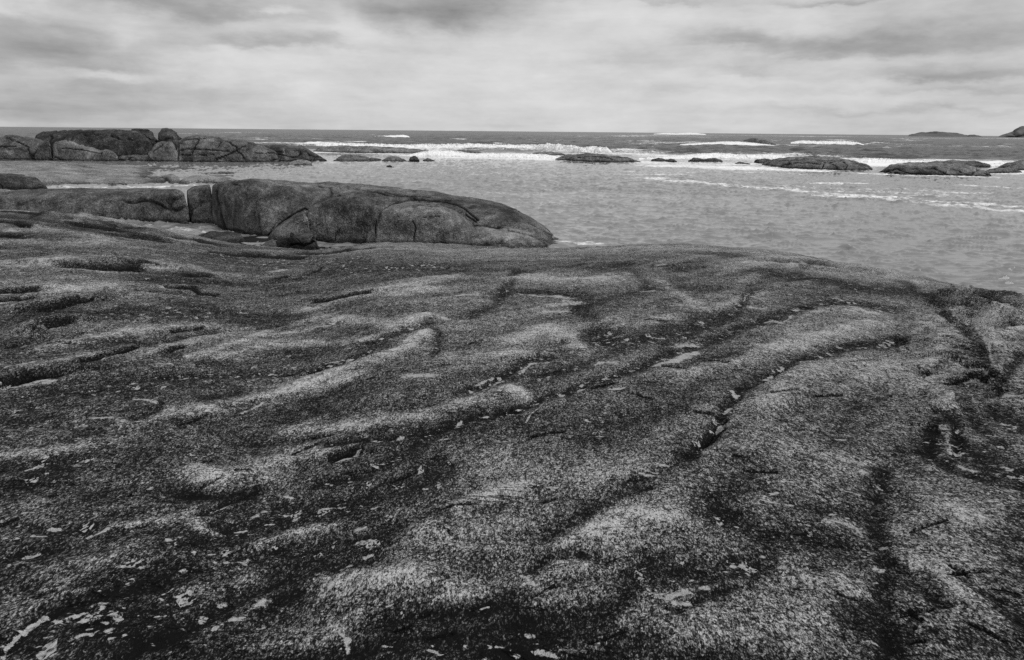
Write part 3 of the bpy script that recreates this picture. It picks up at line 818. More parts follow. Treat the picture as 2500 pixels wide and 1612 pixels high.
# wash on the reef
foamline([(745, 352), (900, 360), (1100, 365), (1300, 366), (1480, 374)], 8, 0.8)
foamline([(770, 372), (850, 374), (1000, 378), (1150, 384), (1300, 386), (1400, 392)], 8, 0.7)
foamline([(1050, 378), (1250, 379), (1380, 382)], 7, 0.8)
foamline([(1440, 372), (1600, 380), (1800, 386), (1920, 383)], 14, 0.75)
foamline([(1480, 393), (1600, 398), (1760, 400), (1860, 404)], 11, 0.7)
foamline([(1640, 404), (1800, 410), (1950, 416)], 12, 0.9)
foamline([(2040, 388), (2150, 392), (2300, 393)], 8, 0.8)
foamline([(2110, 400), (2160, 402)], 12, 1.3)
foamline([(2420, 402), (2500, 400)], 8, 1.3)
foamline([(2400, 424), (2500, 415)], 8, 1.0)
foamline([(2100, 424), (2220, 429), (2420, 433)], 4, 0.8)
foamline([(1600, 351), (1700, 350), (1800, 353), (1890, 357)], 5, 0.6)
foamline([(1930, 352), (2100, 354), (2200, 355)], 3, 0.5)
foamline([(1500, 371), (1650, 370)], 4, 0.8)
foamline([(2230, 360), (2420, 361)], 3, 0.3)
foamline([(1600, 329), (1800, 331)], 2, 0.5)
# long foam streaks drifting across the lagoon
foamline([(1600, 438), (1750, 452), (1900, 463), (2060, 478), (2250, 488), (2420, 500), (2520, 510)], 10, 0.62)
foamline([(2050, 480), (2200, 491), (2350, 503), (2520, 520)], 18, 0.50)
foamline([(1850, 457), (2000, 460), (2200, 474), (2350, 478)], 20, 0.34)
foamline([(1980, 448), (2100, 449)], 6, 0.6)
foamline([(2050, 468), (2180, 462), (2350, 472)], 10, 0.40)
foamline([(2340, 453), (2520, 464)], 5, 0.6)
foamline([(1500, 425), (1660, 428)], 7, 0.5)
foamline([(1750, 430), (1950, 440)], 7, 0.3)
foamline([(1400, 400), (1640, 412)], 8, 0.2)
foamline([(1360, 590), (1420, 596), (1480, 596)], 8, 0.75)
foamline([(1300, 600), (1380, 600)], 8, 0.6)
foamline([(1540, 420), (1800, 420), (1950, 424)], 10, 0.35)
foamline([(790, 397), (1020, 399)], 5, 0.4)
foamline([(460, 440), (520, 446), (600, 440)], 14, 0.35)
foamline([(335, 546), (420, 556), (500, 568)], 16, 0.30)
foamline([(130, 457), (300, 459), (450, 454)], 5, 0.8)
foamline([(900, 395), (1200, 398), (1500, 405)], 14, 0.05)
# whitecaps
rw = np.random.RandomState(3)
for k in range(80):
    px_ = rw.uniform(480, 2500); py_ = 322 + (px_ / 2500 - .5) * 20 + rw.uniform(4, 40) ** 1.0
    ln = rw.uniform(3, 10)
    foamline([(px_, py_), (px_ + ln, py_ + 0.6)], rw.uniform(0.8, 1.6), rw.uniform(0.2, 0.8))
water = grid_mesh("water", np.stack([sx, sy, sz], -1), M_WATER, {"foam": foam, "milky": milky})
tag(water, "choppy grey sea, smooth pale lagoon inside the reef and rough dark water beyond", "sea", kind="structure")
# sea bed below
bed_me = bpy.data.meshes.new("seabed")
bed_me.from_pydata([(-16500, -16500, -6), (16500, -16500, -6), (16500, 16500, -6), (-16500, 16500, -6)], [], [(0, 1, 2, 3)])
bed_me.materials.append(M_ROCK)

# ------------------------------------------------------------------ rocks
def interp_line(pts, x):
    p = np.array(sorted(pts), float)
    # smooth (monotone-ish) interpolation by blurred linear
    y = np.interp(x, p[:, 0], p[:, 1])
    return y


def rock(name, top, base, df, db, tone=0.4, p=2.3, amp=0.06, freq=0.9, grain=1.0, nu=150, nv=70, zb=0.0, lean=0.0, mat=None, parent=None,
         smooth=5, seed=0.0, rough=1.0, jd=0.16, thin=None, sink=0.7, endp=2.6, crack=0.9, facet=0.5, joints=(), stains=()):
    """a rounded rock whose crest follows `top` and whose waterline follows `base` (photo pixels);
    df / db = metres from waterline to crest and from crest to the hidden far foot"""
    xs = np.linspace(top[0][0], top[-1][0], nu)
    ty = interp_line(top, xs); by = interp_line(base, xs)
    if smooth:
        k = np.ones(smooth) / smooth
        ty = np.convolve(np.pad(ty, smooth // 2, 'edge'), k, 'valid')
    a, tb = ray(xs, by); _, t2 = ray(xs, ty)
    rf = (CZ - zb) / tb
    u = np.linspace(-1, 1, nu)
    plan = np.maximum(1 - np.abs(u) ** endp, 0) ** 0.5 * 0.95 + 0.05
    rc = rf + df * plan
    zc = np.maximum(CZ - t2 * rc, zb - 0.05)
    hh = zc - zb
    ph = np.linspace(-0.12, 1.0, nv) * math.pi          # from below the front foot over the crest to the far foot
    V = np.zeros((nv, nu, 3))
    for j, f in enumerate(ph):
        if f < 0:
            rad = rf; z = zb - sink * (-f / (0.12 * math.pi)) + 0 * hh
        else:
            c = math.cos(f); s = math.sin(f)
            k = abs(c) ** (2 / p) * (1 if c > 0 else -1)
            sh = abs(s) ** (2 / p)
            rad = rc - k * df * plan if c > 0 else rc - k * db * plan
            rad = rad + lean * sh * 0
            z = zb + hh * sh
        V[j, :, 0] = rad * np.sin(a); V[j, :, 1] = rad * np.cos(a); V[j, :, 2] = z
    # far foot goes under water too
    V[-1, :, 2] = zb - sink
    # normals
    dU = np.gradient(V, axis=1); dV = np.gradient(V, axis=0)
    N = np.cross(dU, dV); N /= (np.linalg.norm(N, axis=2, keepdims=True) + 1e-9)
    X, Y, Z = V[..., 0] + seed * 13.7, V[..., 1], V[..., 2]
    d = amp * fbm(X * freq, Y * freq, Z * freq, 4, 0.5) + amp * 0.22 * fbm(X * freq * 5, Y * freq * 5, Z * freq * 5, 3, 0.6) * rough
    rs = np.random.RandomState(int(abs(seed) * 100 + len(name) + nu) % 99991)
    th = rs.uniform(0.2, 1.2) * rs.choice([-1, 1]); L1 = rs.uniform(2.4, 3.6) / freq; L2 = rs.uniform(1.2, 2.0) / freq
    wv = fbm(X * freq * 0.7, Y * freq * 0.7, Z * freq * 0.7 + 3, 3)
    s1 = (X * math.cos(th) + Y * math.sin(th) + 0.25 * Z) / L1 + 0.30 * wv + rs.uniform(0, 1)
    s2 = (Z + 0.12 * X * rs.uniform(-1, 1)) / L2 + 0.35 * wv + rs.uniform(0, 1)
    d1 = np.abs(s1 - np.floor(s1) - 0.5) * L1 * freq; d2 = np.abs(s2 - np.floor(s2) - 0.5) * L2 * freq
    gate = sstep(-0.15, 0.15, pnoise(X * freq * 0.45 + 77, Y * freq * 0.45, Z * freq * 0.45)); gate2 = sstep(0.0, 0.25, pnoise(X * freq * 0.6 + 7, Y * freq * 0.6 + 30, Z * freq * 0.6))
    c1 = np.exp(-(d1 / 0.05) ** 2) * gate; c2 = np.exp(-(d2 / 0.045) ** 2) * gate2
    blk = np.floor(s1) * 3.1 + np.floor(s2) * 7.7
    d = d + amp * 0.6 * facet * np.sin(blk * 2.3)
    d = d - amp * crack * 1.3 * np.maximum(c1, c2)
    front = (ph < 0.62 * math.pi)[:, None]
    jt = np.zeros((nv, nu)); stn_shade = np.zeros((nv, nu))
    if joints or stains:
        P = V - np.array([0, 0, CZ]); dep_ = P @ _f
        qx = W / 2 + F * (P @ _r) / dep_ + 2.2 * fbm(X * 2.0, Y * 2.0, Z * 2.0, 3); qy = H / 2 - F * (P @ _u) / dep_ + 2.2 * fbm(X * 2.0 + 9, Y * 2.0, Z * 2.0, 3)

        def near_px(pl):
            b_ = np.full((nv, nu), 1e9)
            for (ax, ay), (bx_, by_) in zip(pl[:-1], pl[1:]):
                ex, ey = bx_ - ax, by_ - ay; q = np.clip(((qx - ax) * ex + (qy - ay) * ey) / (ex * ex + ey * ey), 0, 1)
                b_ = np.minimum(b_, np.hypot(qx - ax - q * ex, qy - ay - q * ey))
            return b_
        for pl, wd in joints:
            jt = np.maximum(jt, np.exp(-(near_px(pl) / (0.72 * wd)) ** 2) * front)
        for pl, wd, am_ in stains:
            stn_shade = stn_shade + am_ * np.exp(-(near_px(pl) / wd) ** 2) * front
    d = d - jd * jt
    fade = np.clip(np.minimum(np.arange(nu), np.arange(nu)[::-1]) / (nu * 0.04), 0.15, 1)
    V = V + N * (d * fade[None, :])[..., None]
    tone_off = 0.04 + 0.10 * fbm(X * freq * 0.7 + 9, Y * freq * 0.7, Z * freq * 1.5, 3)
    at = {"tone": tone + tone_off - 0.28 * np.maximum(c1, c2) - 0.5 * jt + stn_shade, "grain": np.full((nv, nu), grain)}
    if thin is not None:
        v = np.linspace(0, 1, nv)[:, None]
        at["thin"] = thin * sstep(0.25, 0.55, v) + 0 * V[..., 0]
    o = grid_mesh(name, V[:, ::-1], mat or M_ROCK, {k: q[:, ::-1] for k, q in at.items()}, parent=parent)
    return o


def thing(name, label, top, base, df, db, cat="rock", group=None, **kw):
    o = rock(name, top, base, df, db, **kw)
    return tag(o, label, cat, group)


# -- the big whaleback across the channel
dome = thing("whaleback_rock", "largest rounded granite hump across the channel, mottled face sloping into the lagoon",
      [(521, 520), (524, 462), (532, 450), (560, 442), (620, 437), (680, 441), (760, 448), (860, 453), (960, 463), (1060, 476), (1150, 490), (1225, 507), (1262, 520), (1295, 539), (1322, 560), (1345, 581), (1364, 602)],
      [(521, 549), (545, 562), (600, 574), (640, 578), (680, 574), (750, 571), (850, 572), (950, 574), (1050, 578), (1150, 586), (1250, 592), (1364, 603)],
      4.2, 6.0, tone=0.42, p=2.5, amp=0.13, freq=0.55, grain=1.1, nu=520, nv=260, smooth=7, crack=0.3,
      joints=[([(755, 525), (761, 508), (775, 496), (800, 485), (830, 478)], 2.6), ([(920, 545), (926, 529), (941, 510), (964, 496), (1001, 489), (1077, 493), (1133, 508), (1167, 540)], 2.4),
              ([(1012, 540), (1014, 559), (1009, 585)], 2), ([(1035, 529), (1073, 527)], 1.6), ([(1077, 562), (1129, 551), (1190, 558), (1246, 560)], 2.2), ([(1137, 525), (1163, 544)], 2),
              ([(1288, 544), (1325, 566), (1345, 575)], 2), ([(527, 468), (538, 525), (550, 559), (570, 572)], 3.2), ([(648, 585), (676, 556), (700, 535), (744, 508), (754, 512)], 2.4), ([(940, 470), (1020, 488), (1100, 492)], 1.5), ([(870, 462), (960, 480), (1050, 484)], 1.4)],
      stains=[([(540, 480), (560, 540), (620, 560)], 26, -0.14), ([(600, 470), (700, 480), (800, 500)], 22, -0.14), ([(620, 440), (760, 455), (900, 465), (1050, 482)], 10, 0.12), ([(1240, 522), (1255, 535)], 16, -0.2), ([(1200, 560), (1300, 570)], 20, 0.14),
              ([(900, 470), (1050, 488), (1180, 505), (1250, 515)], 9, -0.16), ([(600, 565), (680, 570)], 12, 0.10), ([(565, 447), (610, 440), (650, 452)], 6, -0.2)])
LJ = [([(919, 538), (916, 560), (919, 582)], 1.3), ([(1006, 538), (1015, 556), (1009, 588)], 1.2), ([(1035, 529), (1073, 527)], 1.5), ([(830, 560), (820, 572), (817, 585)], 0.9), ([(1240, 560), (1290, 572), (1340, 590)], 1.8)]
LS = [([(800, 500), (850, 520), (900, 540)], 20, -0.12), ([(980, 545), (1000, 560)], 16, -0.15), ([(770, 580), (900, 585), (1000, 582)], 9, 0.10), ([(950, 505), (1060, 505)], 9, 0.12), ([(808, 510), (803, 545)], 6, 0.14)]
for lab, top, base, df, tn in (
    (None, [(654, 585), (676, 562), (700, 544), (730, 525), (746, 519), (757, 535), (760, 588)], [(654, 590), (760, 594)], 1.1, 0.42),
    (None, [(752, 560), (757, 516), (775, 500), (810, 486), (850, 479), (890, 482), (915, 500), (925, 594)], [(752, 592), (925, 596)], 1.5, 0.36),
    ("squat pale block wedged against the face", [(896, 575), (900, 548), (912, 528), (926, 524), (930, 545), (932, 592)], [(896, 596), (932, 597)], 0.9, 0.50),
    (None, [(917, 590), (922, 545), (935, 515), (965, 500), (1005, 494), (1060, 497), (1110, 515), (1150, 545), (1190, 590)], [(917, 599), (1190, 606)], 1.9, 0.47),
    ("low pale lobe at the waterline", [(1018, 592), (1040, 570), (1070, 562), (1095, 570), (1120, 600)], [(1018, 597), (1120, 604)], 1.0, 0.60),
    ("low pale lobe at the waterline", [(1075, 600), (1100, 575), (1140, 560), (1180, 557), (1230, 565), (1270, 585), (1310, 604)], [(1075, 602), (1310, 607)], 1.5, 0.60),
    ("broad pale apron sloping into the lagoon", [(1130, 596), (1180, 566), (1240, 553), (1285, 558), (1325, 575), (1360, 590), (1392, 604)], [(1130, 604), (1300, 606), (1392, 606)], 2.2, 0.64),
    ("low pale lobe at the waterline", [(1180, 603), (1210, 583), (1245, 577), (1280, 590), (1320, 606)], [(1180, 606), (1320, 609)], 1.4, 0.62),
):
    o = rock("rock_lobe", top, base, df, 2.2, tone=tn, p=2.6, crack=0.3, joints=LJ, stains=LS, amp=0.07, freq=0.9, grain=1.1, nu=150, nv=90, parent=dome, smooth=5, seed=top[0][0] * .1)
    if lab: o["label"] = lab

G = "blocks split off the big hump"
thing("wedge_rock", "upright cracked block between the long flat rock and the largest hump",
      [(462, 510), (466, 468), (480, 460), (500, 456), (522, 452), (525, 470), (526, 540)], [(462, 543), (526, 548)], 1.3, 3.0, tone=0.36, p=3.4, amp=0.06, nu=90, nv=70)
thing("wedge_rock", "smaller lower block leaning at the foot of the cracked gap beside the largest hump",
      [(468, 540), (478, 512), (500, 500), (518, 492), (521, 515), (522, 546)], [(468, 546), (522, 549)], 0.6, 1.2, tone=0.44, p=2.8, amp=0.05, nu=90, nv=60)
# -- long low rock on the left of the channel
thing("long_rock", "long low flat topped rock ending in a blunt face left of the cracked block",
      [(-160, 470), (-60, 466), (20, 470), (60, 466), (150, 461), (250, 462), (350, 461), (430, 462), (452, 466), (462, 480), (464, 530)], [(-160, 540), (0, 540), (200, 542), (330, 543), (464, 546)],
      3.0, 4.5, tone=0.40, p=2.5, amp=0.14, freq=0.5, nu=300, nv=110)
thing("long_rock", "smooth dark lobe lying along the foot of the long low rock",
      [(66, 520), (72, 498), (100, 483), (150, 480), (200, 483), (270, 497), (300, 505), (360, 506), (410, 510), (440, 522), (462, 545)], [(66, 540), (300, 542), (462, 548)],
      1.3, 2.0, tone=0.37, p=2.4, amp=0.07, freq=0.7, nu=240, nv=80)
thing("boulder", "dark rounded boulder at the left edge behind the long low rock",
      [(-90, 440), (0, 424), (60, 427), (95, 436), (113, 452), (117, 462)], [(-90, 463), (117, 464)], 2.0, 4.0, tone=0.26, p=2.4, amp=0.1, nu=160, nv=80)
thing("boulder", "low dark boulder in the gap at the left edge in front of the long rock",
      [(-60, 490), (0, 478), (20, 480), (34, 500), (36, 520)], [(-60, 530), (36, 530)], 1.0, 2.0, tone=0.20, p=2.6, amp=0.08, nu=90, nv=60)
# -- loose boulders on the slab's far edge
def on_slab(px, py):
    a, t = ray(px, py); r = float(slab_r(a, t)); s, d = sil(a)
    return CZ - float(t) * r
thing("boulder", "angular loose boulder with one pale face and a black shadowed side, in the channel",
      [(700, 606), (706, 575), (712, 565), (735, 570), (760, 563), (775, 564), (786, 575), (790, 595), (784, 612)], [(700, 610), (740, 616), (784, 616)], 0.7, 0.8, tone=0.15, p=3.6, facet=1.2, joints=[([(716, 574), (728, 590), (742, 612)], 1.6)], stains=[([(760, 580), (768, 592)], 15, 0.24), ([(735, 568), (770, 566)], 4, 0.2), ([(712, 592), (722, 606)], 13, -0.25)], jd=0.06, amp=0.12, freq=1.1, grain=2, nu=120, nv=90, zb=0.55, smooth=3)  # dark left side and bright right facet are shade and light painted into tone
thing("boulder", "small dark boulder leaning on the left of the angular loose boulder",
      [(672, 604), (678, 588), (690, 580), (706, 580), (714, 592), (716, 606)], [(672, 607), (716, 609)], 0.6, 0.7, tone=0.12, p=2.8, amp=0.09, freq=1.3, grain=2, nu=90, nv=70, zb=0.55, smooth=3)
thing("boulder", "low flat stone lying left of the two loose boulders in the channel",
      [(640, 600), (652, 591), (668, 585), (676, 592), (684, 604)], [(640, 604), (684, 606)], 0.5, 0.6, tone=0.45, p=2.4, amp=0.05, freq=1.3, grain=2, nu=80, nv=50, zb=0.55, smooth=3)
thing("flat_rock", "low flat ledge at the edge of the pale pool in the channel",
      [(470, 586), (500, 573), (520, 567), (560, 570), (590, 572), (600, 590)], [(470, 588), (540, 592), (600, 594)], 1.2, 1.5, tone=0.30, p=2.2, amp=0.06, nu=120, nv=50, zb=0.1)
thing("flat_rock", "dark wet rock floor at the foot of the largest hump, behind the loose boulders",
      [(560, 588), (640, 585), (740, 588), (840, 590), (930, 594), (985, 598)], [(560, 606), (740, 614), (985, 606)], 3.0, 2.0, tone=0.10, p=2.2, amp=0.05, nu=140, nv=50, zb=0.02)
# -- pale wet shelf behind
for lab, top, base, df, db, tn in (
    ("broad pale wet rock shelf spreading from the left edge towards the far outcrop", [(-200, 398), (0, 400), (150, 402), (250, 408), (330, 414), (420, 424), (520, 434), (600, 440)], [(-200, 455), (100, 452), (300, 452), (430, 448), (600, 441)], 22, 14, 0.64),
    ("small pale dome with a split, awash at the shelf's right end", [(436, 449), (455, 438), (480, 431), (510, 431), (540, 437), (580, 446)], [(436, 452), (580, 449)], 5, 6, 0.68),
    ("small pale hump left of the split dome on the wet shelf", [(382, 444), (400, 434), (420, 430), (437, 434), (440, 448)], [(382, 447), (440, 450)], 4, 5, 0.66),
    ("dark low ledge crossing the back of the pale shelf", [(-100, 393), (0, 393), (80, 399), (150, 401), (200, 404), (260, 406)], [(-100, 410), (0, 412), (120, 414), (260, 408)], 8, 6, 0.30),
):
    thing("rock_shelf", lab, top, base, df, db, tone=tn, p=2.0, amp=0.30, freq=0.16, grain=0.4, nu=260, nv=80)
# -- far left outcrop
OJ = [([(435, 350), (435, 391)], 1.8), ([(486, 333), (478, 350), (467, 374)], 1.4), ([(440, 345), (470, 336), (520, 334)], 1.2), ([(599, 352), (557, 378), (527, 389)], 1.6), ([(540, 340), (530, 360)], 1.2), ([(203, 318), (180, 328), (166, 342)], 1.6),
      ([(150, 362), (200, 366), (250, 376)], 1.2), ([(40, 345), (70, 360), (75, 388)], 1.6), ([(0, 360), (40, 358)], 1.3), ([(395, 352), (372, 372)], 1.4), ([(620, 372), (680, 376), (720, 384)], 1.4), ([(500, 365), (560, 368)], 1.3), ([(440, 378), (480, 380), (520, 376)], 1.4)]
OS = [([(328, 318), (355, 328), (377, 340)], 3, 0.12), ([(678, 366), (700, 368)], 9, -0.16), ([(693, 361), (694, 374)], 1.8, 0.35), ([(500, 350), (520, 365)], 7, 0.12), ([(520, 374), (540, 370)], 6, 0.14), ([(180, 345), (230, 365)], 5, 0.08), ([(450, 345), (520, 338)], 4, 0.10), ([(10, 365), (20, 370)], 5, 0.12), ([(410, 326), (425, 332)], 5, 0.2)]
OG = "rocks of the far left outcrop"
for nm, lab, top, base, df, db, tn, p in (
    ("boulder", "long dark flat slab capping the back of the far left outcrop", [(88, 345), (100, 326), (130, 320), (165, 317), (210, 316), (260, 330)], [(88, 388), (260, 390)], 9, 6, 0.16, 3.0),
    ("boulder", "dark crest stone behind the big dark dome, beside the notch", [(318, 330), (330, 314), (350, 311), (372, 313), (384, 322), (390, 342)], [(318, 390), (390, 392)], 11, 5, 0.18, 3.0),
    ("boulder", "biggest dark dome on top of the far left outcrop", [(160, 345), (175, 328), (200, 317), (250, 314), (300, 315), (340, 318), (362, 330), (376, 348), (380, 372)], [(160, 391), (380, 393)], 6, 7, 0.20, 2.6),
    ("boulder", "upright dark round boulder standing alone right of the notch", [(391, 345), (394, 325), (402, 314), (415, 311), (430, 314), (443, 324), (450, 338)], [(391, 390), (450, 391)], 7, 4, 0.20, 2.8),
    ("boulder", "grey rough boulder pile at the left edge of the far outcrop", [(-160, 372), (-60, 350), (0, 345), (30, 333), (60, 336), (95, 340), (112, 345), (128, 372)], [(-160, 389), (128, 391)], 4, 6, 0.40, 2.6),
    ("boulder", "small pale block on top of the left boulder pile", [(92, 350), (100, 333), (112, 328), (122, 333), (124, 350)], [(92, 386), (124, 387)], 5, 3, 0.46, 3.0),
    ("boulder", "small grey stone in the cleft right of the left boulder pile", [(86, 385), (92, 352), (104, 344), (128, 346), (136, 356), (128, 386)], [(86, 391), (128, 392)], 2.6, 3, 0.36, 2.6),
    ("boulder", "tall pale sloping boulder at the front of the far left outcrop", [(131, 388), (138, 352), (150, 341), (168, 339), (190, 346), (220, 358), (250, 365), (275, 370), (290, 384)], [(131, 392), (290, 394)], 3.0, 5, 0.44, 2.6),
    ("boulder", "pale square block under the dark dome, right part", [(328, 375), (332, 357), (345, 353), (360, 354), (368, 375)], [(328, 391), (368, 392)], 3.4, 3, 0.48, 3.2),
    ("boulder", "flat pale block under the dark dome, left part", [(236, 375), (245, 357), (270, 354), (300, 356), (318, 366), (326, 378)], [(236, 391), (326, 392)], 3.4, 3, 0.44, 3.2),
    ("boulder", "low ledge at the waterline under the dark dome", [(285, 388), (300, 380), (330, 378), (365, 380), (372, 390)], [(285, 393), (372, 394)], 2.0, 3, 0.42, 2.6),
    ("boulder", "pale cracked block below the lone upright boulder", [(362, 392), (368, 370), (382, 352), (400, 343), (425, 345), (434, 358), (436, 388)], [(362, 394), (436, 395)], 2.6, 4, 0.44, 2.8),
    ("boulder", "long grey rock tapering right from the outcrop's cracked block", [(434, 380), (438, 345), (455, 333), (480, 329), (520, 332), (560, 336), (600, 342), (640, 352), (680, 376)], [(434, 395), (560, 396), (680, 396)], 3.6, 7, 0.42, 2.4),
    ("boulder", "dark rough rock at the right tip of the far left outcrop", [(590, 384), (610, 362), (640, 352), (680, 351), (720, 357), (735, 353), (752, 361), (772, 372), (790, 384), (798, 392)], [(590, 395), (700, 395), (798, 393)], 3.4, 5, 0.29, 2.2),
    ("boulder", "pale rounded stone at the foot of the long grey rock", [(522, 395), (535, 386), (555, 384), (566, 395)], [(522, 396), (566, 396)], 1.6, 2, 0.50, 2.4),
    ("boulder", "small round stone beside the pale rounded stone of the outcrop", [(566, 393), (575, 381), (590, 380), (598, 394)], [(566, 396), (598, 396)], 1.4, 2, 0.46, 2.4),
    ("boulder", "dark little stone at the foot of the outcrop's right tip", [(598, 394), (607, 387), (618, 385), (628, 395)], [(598, 396), (628, 396)], 1.2, 2, 0.30, 2.4),
    ("boulder", "low dark mound at the waterline between long rock and right tip", [(470, 394), (490, 384), (515, 381), (532, 394)], [(470, 396), (532, 396)], 1.6, 2, 0.33, 2.4),
):
    tn = 0.36 + (tn - 0.36) * 1.1 + 0.02
    thing(nm, lab, top, base, df, db, joints=OJ, stains=OS, jd=0.35, facet=0.9, tone=tn, p=p, amp=0.38, freq=0.42, grain=0.45, nu=130, nv=80, group=OG, smooth=5, seed=top[0][0] * 0.37)
# -- reef rocks
RG = "low rocks of the reef"
for lab, top, base, df, db, tn in (
    ("lone smooth dome in calm water before the right tip of the far outcrop", [(703, 402), (716, 394), (732, 391), (748, 394), (761, 402)], [(703, 404), (761, 404)], 2.5, 2.5, .42),
    ("long thin rock awash between two lines of white surf", [(764, 369), (790, 360), (830, 357), (900, 359), (980, 362), (1056, 370)], [(764, 371), (900, 374), (1056, 373)], 6, 8, .40),
    ("low dark rock with a long tail, left of the small reef stones", [(815, 391), (835, 381), (865, 378), (890, 382), (936, 391)], [(815, 393), (936, 393)], 3, 4, .30),
    ("low hump next to the single round black reef stone", [(933, 391), (945, 384), (955, 381), (975, 384), (998, 393)], [(933, 394), (998, 395)], 2.5, 3, .36),
    ("single round black stone of the reef, left of centre", [(999, 392), (1003, 385), (1012, 383), (1020, 386), (1024, 393)], [(999, 394), (1024, 395)], 1.5, 1.5, .16),
    ("tiny low stone just right of the round black reef stone", [(1032, 392), (1044, 387), (1062, 392)], [(1032, 393), (1062, 394)], 1.2, 1.5, .33),
    ("tiny black stone alone in the lagoon below the round black stone", [(938, 407), (945, 402), (953, 401), (961, 407)], [(938, 408), (961, 409)], 1.0, 1.2, .18),
    ("thin dark rock almost swallowed by the surf at the centre", [(1098, 372), (1125, 366), (1150, 368), (1178, 373)], [(1098, 374), (1178, 376)], 4, 5, .32),
    ("small grey rock awash behind the dark central reef rock", [(1292, 378), (1315, 372), (1345, 372), (1380, 378)], [(1292, 379), (1380, 380)], 3, 4, .40),
    ("dark low central reef rock with surf on both sides", [(1356, 388), (1385, 380), (1430, 376), (1480, 379), (1530, 386), (1564, 395)], [(1356, 391), (1440, 395), (1564, 397)], 4, 5, .30),
    ("flat black stone in foam, first of a row right of the central reef rock", [(1590, 391), (1608, 388), (1630, 392)], [(1590, 394), (1630, 395)], 1.5, 2, .16),
    ("rounded black stone in foam, second of the row", [(1627, 394), (1636, 388), (1646, 389), (1653, 395)], [(1627, 396), (1653, 397)], 1.2, 1.5, .16),
    ("long black stone in foam ending the row", [(1680, 392), (1692, 387), (1720, 388), (1745, 389), (1764, 393)], [(1680, 395), (1764, 396)], 1.5, 2, .17),
    ("flat grey stone awash left of the large twin humped reef rock", [(1793, 400), (1810, 396), (1832, 401)], [(1793, 401), (1832, 402)], 1.5, 2, .30),
    ("black boulder tucked against the left end of the large reef rock", [(1841, 396), (1848, 390), (1866, 388), (1890, 392)], [(1841, 399), (1890, 402)], 2, 3, .16),
    ("large smooth reef rock with surf to its left and right", [(1860, 401), (1885, 391), (1930, 386), (1985, 383), (2030, 386), (2075, 393), (2110, 402), (2130, 412)], [(1860, 403), (1930, 412), (2040, 416), (2130, 415)], 5, 7, .34),
    ("large low reef rock with a dark front, nearest the right edge", [(2146, 420), (2170, 403), (2220, 397), (2280, 395), (2320, 398), (2370, 408), (2420, 428)], [(2146, 422), (2240, 427), (2340, 430), (2420, 431)], 5, 7, .30),
    ("dark hump behind the reef rock nearest the right edge", [(2290, 400), (2320, 392), (2360, 394), (2400, 400), (2418, 404)], [(2290, 406), (2418, 408)], 4, 5, .26),
    ("low tail of rock linking to the right edge reef rock", [(2400, 420), (2430, 410), (2460, 412), (2495, 421)], [(2400, 424), (2495, 423)], 3, 3, .30),
    ("grey reef rock cut by the right edge of the picture", [(2430, 412), (2455, 400), (2490, 394), (2560, 392), (2620, 410)], [(2430, 416), (2620, 418)], 5, 6, .33),
    ("distant wave swept rock beyond the reef, right of centre", [(1808, 348), (1820, 340), (1843, 336), (1852, 341), (1870, 343), (1896, 354)], [(1808, 351), (1896, 356)], 10, 12, .36),
):
    RJ = [([(2008, 410), (2013, 400), (2044, 392)], 1.6), ([(1895, 411), (1940, 397), (2002, 401)], 1.6), ([(2061, 416), (2069, 404), (2060, 396)], 1.3), ([(2150, 419), (2190, 410), (2226, 425)], 1.8), ([(2225, 412), (2280, 406), (2316, 427)], 1.6), ([(2379, 416), (2421, 428)], 1.4), ([(1900, 395), (1990, 389), (2060, 393)], 1.0), ([(2440, 410), (2480, 404)], 1.2), ([(1410, 386), (1450, 382), (1500, 389)], 1.2)]
    RS = [([(2245, 418), (2300, 424)], 7, -0.26), ([(2020, 409), (2100, 409)], 6, -0.14), ([(1930, 406), (1990, 412)], 5, -0.12), ([(1950, 390), (2050, 389)], 3, 0.14), ([(2180, 402), (2300, 400)], 3, 0.14)]
    thing("reef_rock", lab, top, base, df, db, joints=RJ if top[-1][0] - top[0][0] > 150 else (), stains=RS if top[-1][0] - top[0][0] > 200 else (), jd=0.3, endp=1.9, tone=tn + 0.17, p=1.9, amp=0.34, freq=0.5, grain=0.5, nu=220, nv=90, group=RG, smooth=5, seed=top[0][0] * 0.21, sink=1.2)
# front-left lobes on the two big reef rocks are part of the same stones
# -- islands on the horizon
isl = rock("island", [(2218, 329), (2240, 324), (2270, 321), (2300, 321), (2330, 325), (2362, 330), (2378, 329), (2395, 332)], [(2218, 333.2), (2395, 334.8)], 150, 250, tone=0.3, amp=10, freq=0.012, mat=M_ISLE, nu=200, nv=50, p=2.0, sink=6)
tag(isl, "long low distant island on the horizon", "island")
isl = rock("headland", [(2438, 333), (2460, 325), (2476, 314), (2490, 306), (2500, 304), (2530, 298), (2580, 292), (2700, 296), (2900, 330)], [(2438, 335), (2900, 339)], 200, 400, tone=0.3, amp=14, freq=0.01, mat=M_ISLE, nu=200, nv=60, p=2.2, sink=6)
tag(isl, "steep distant headland rising at the right edge of the horizon", "headland")
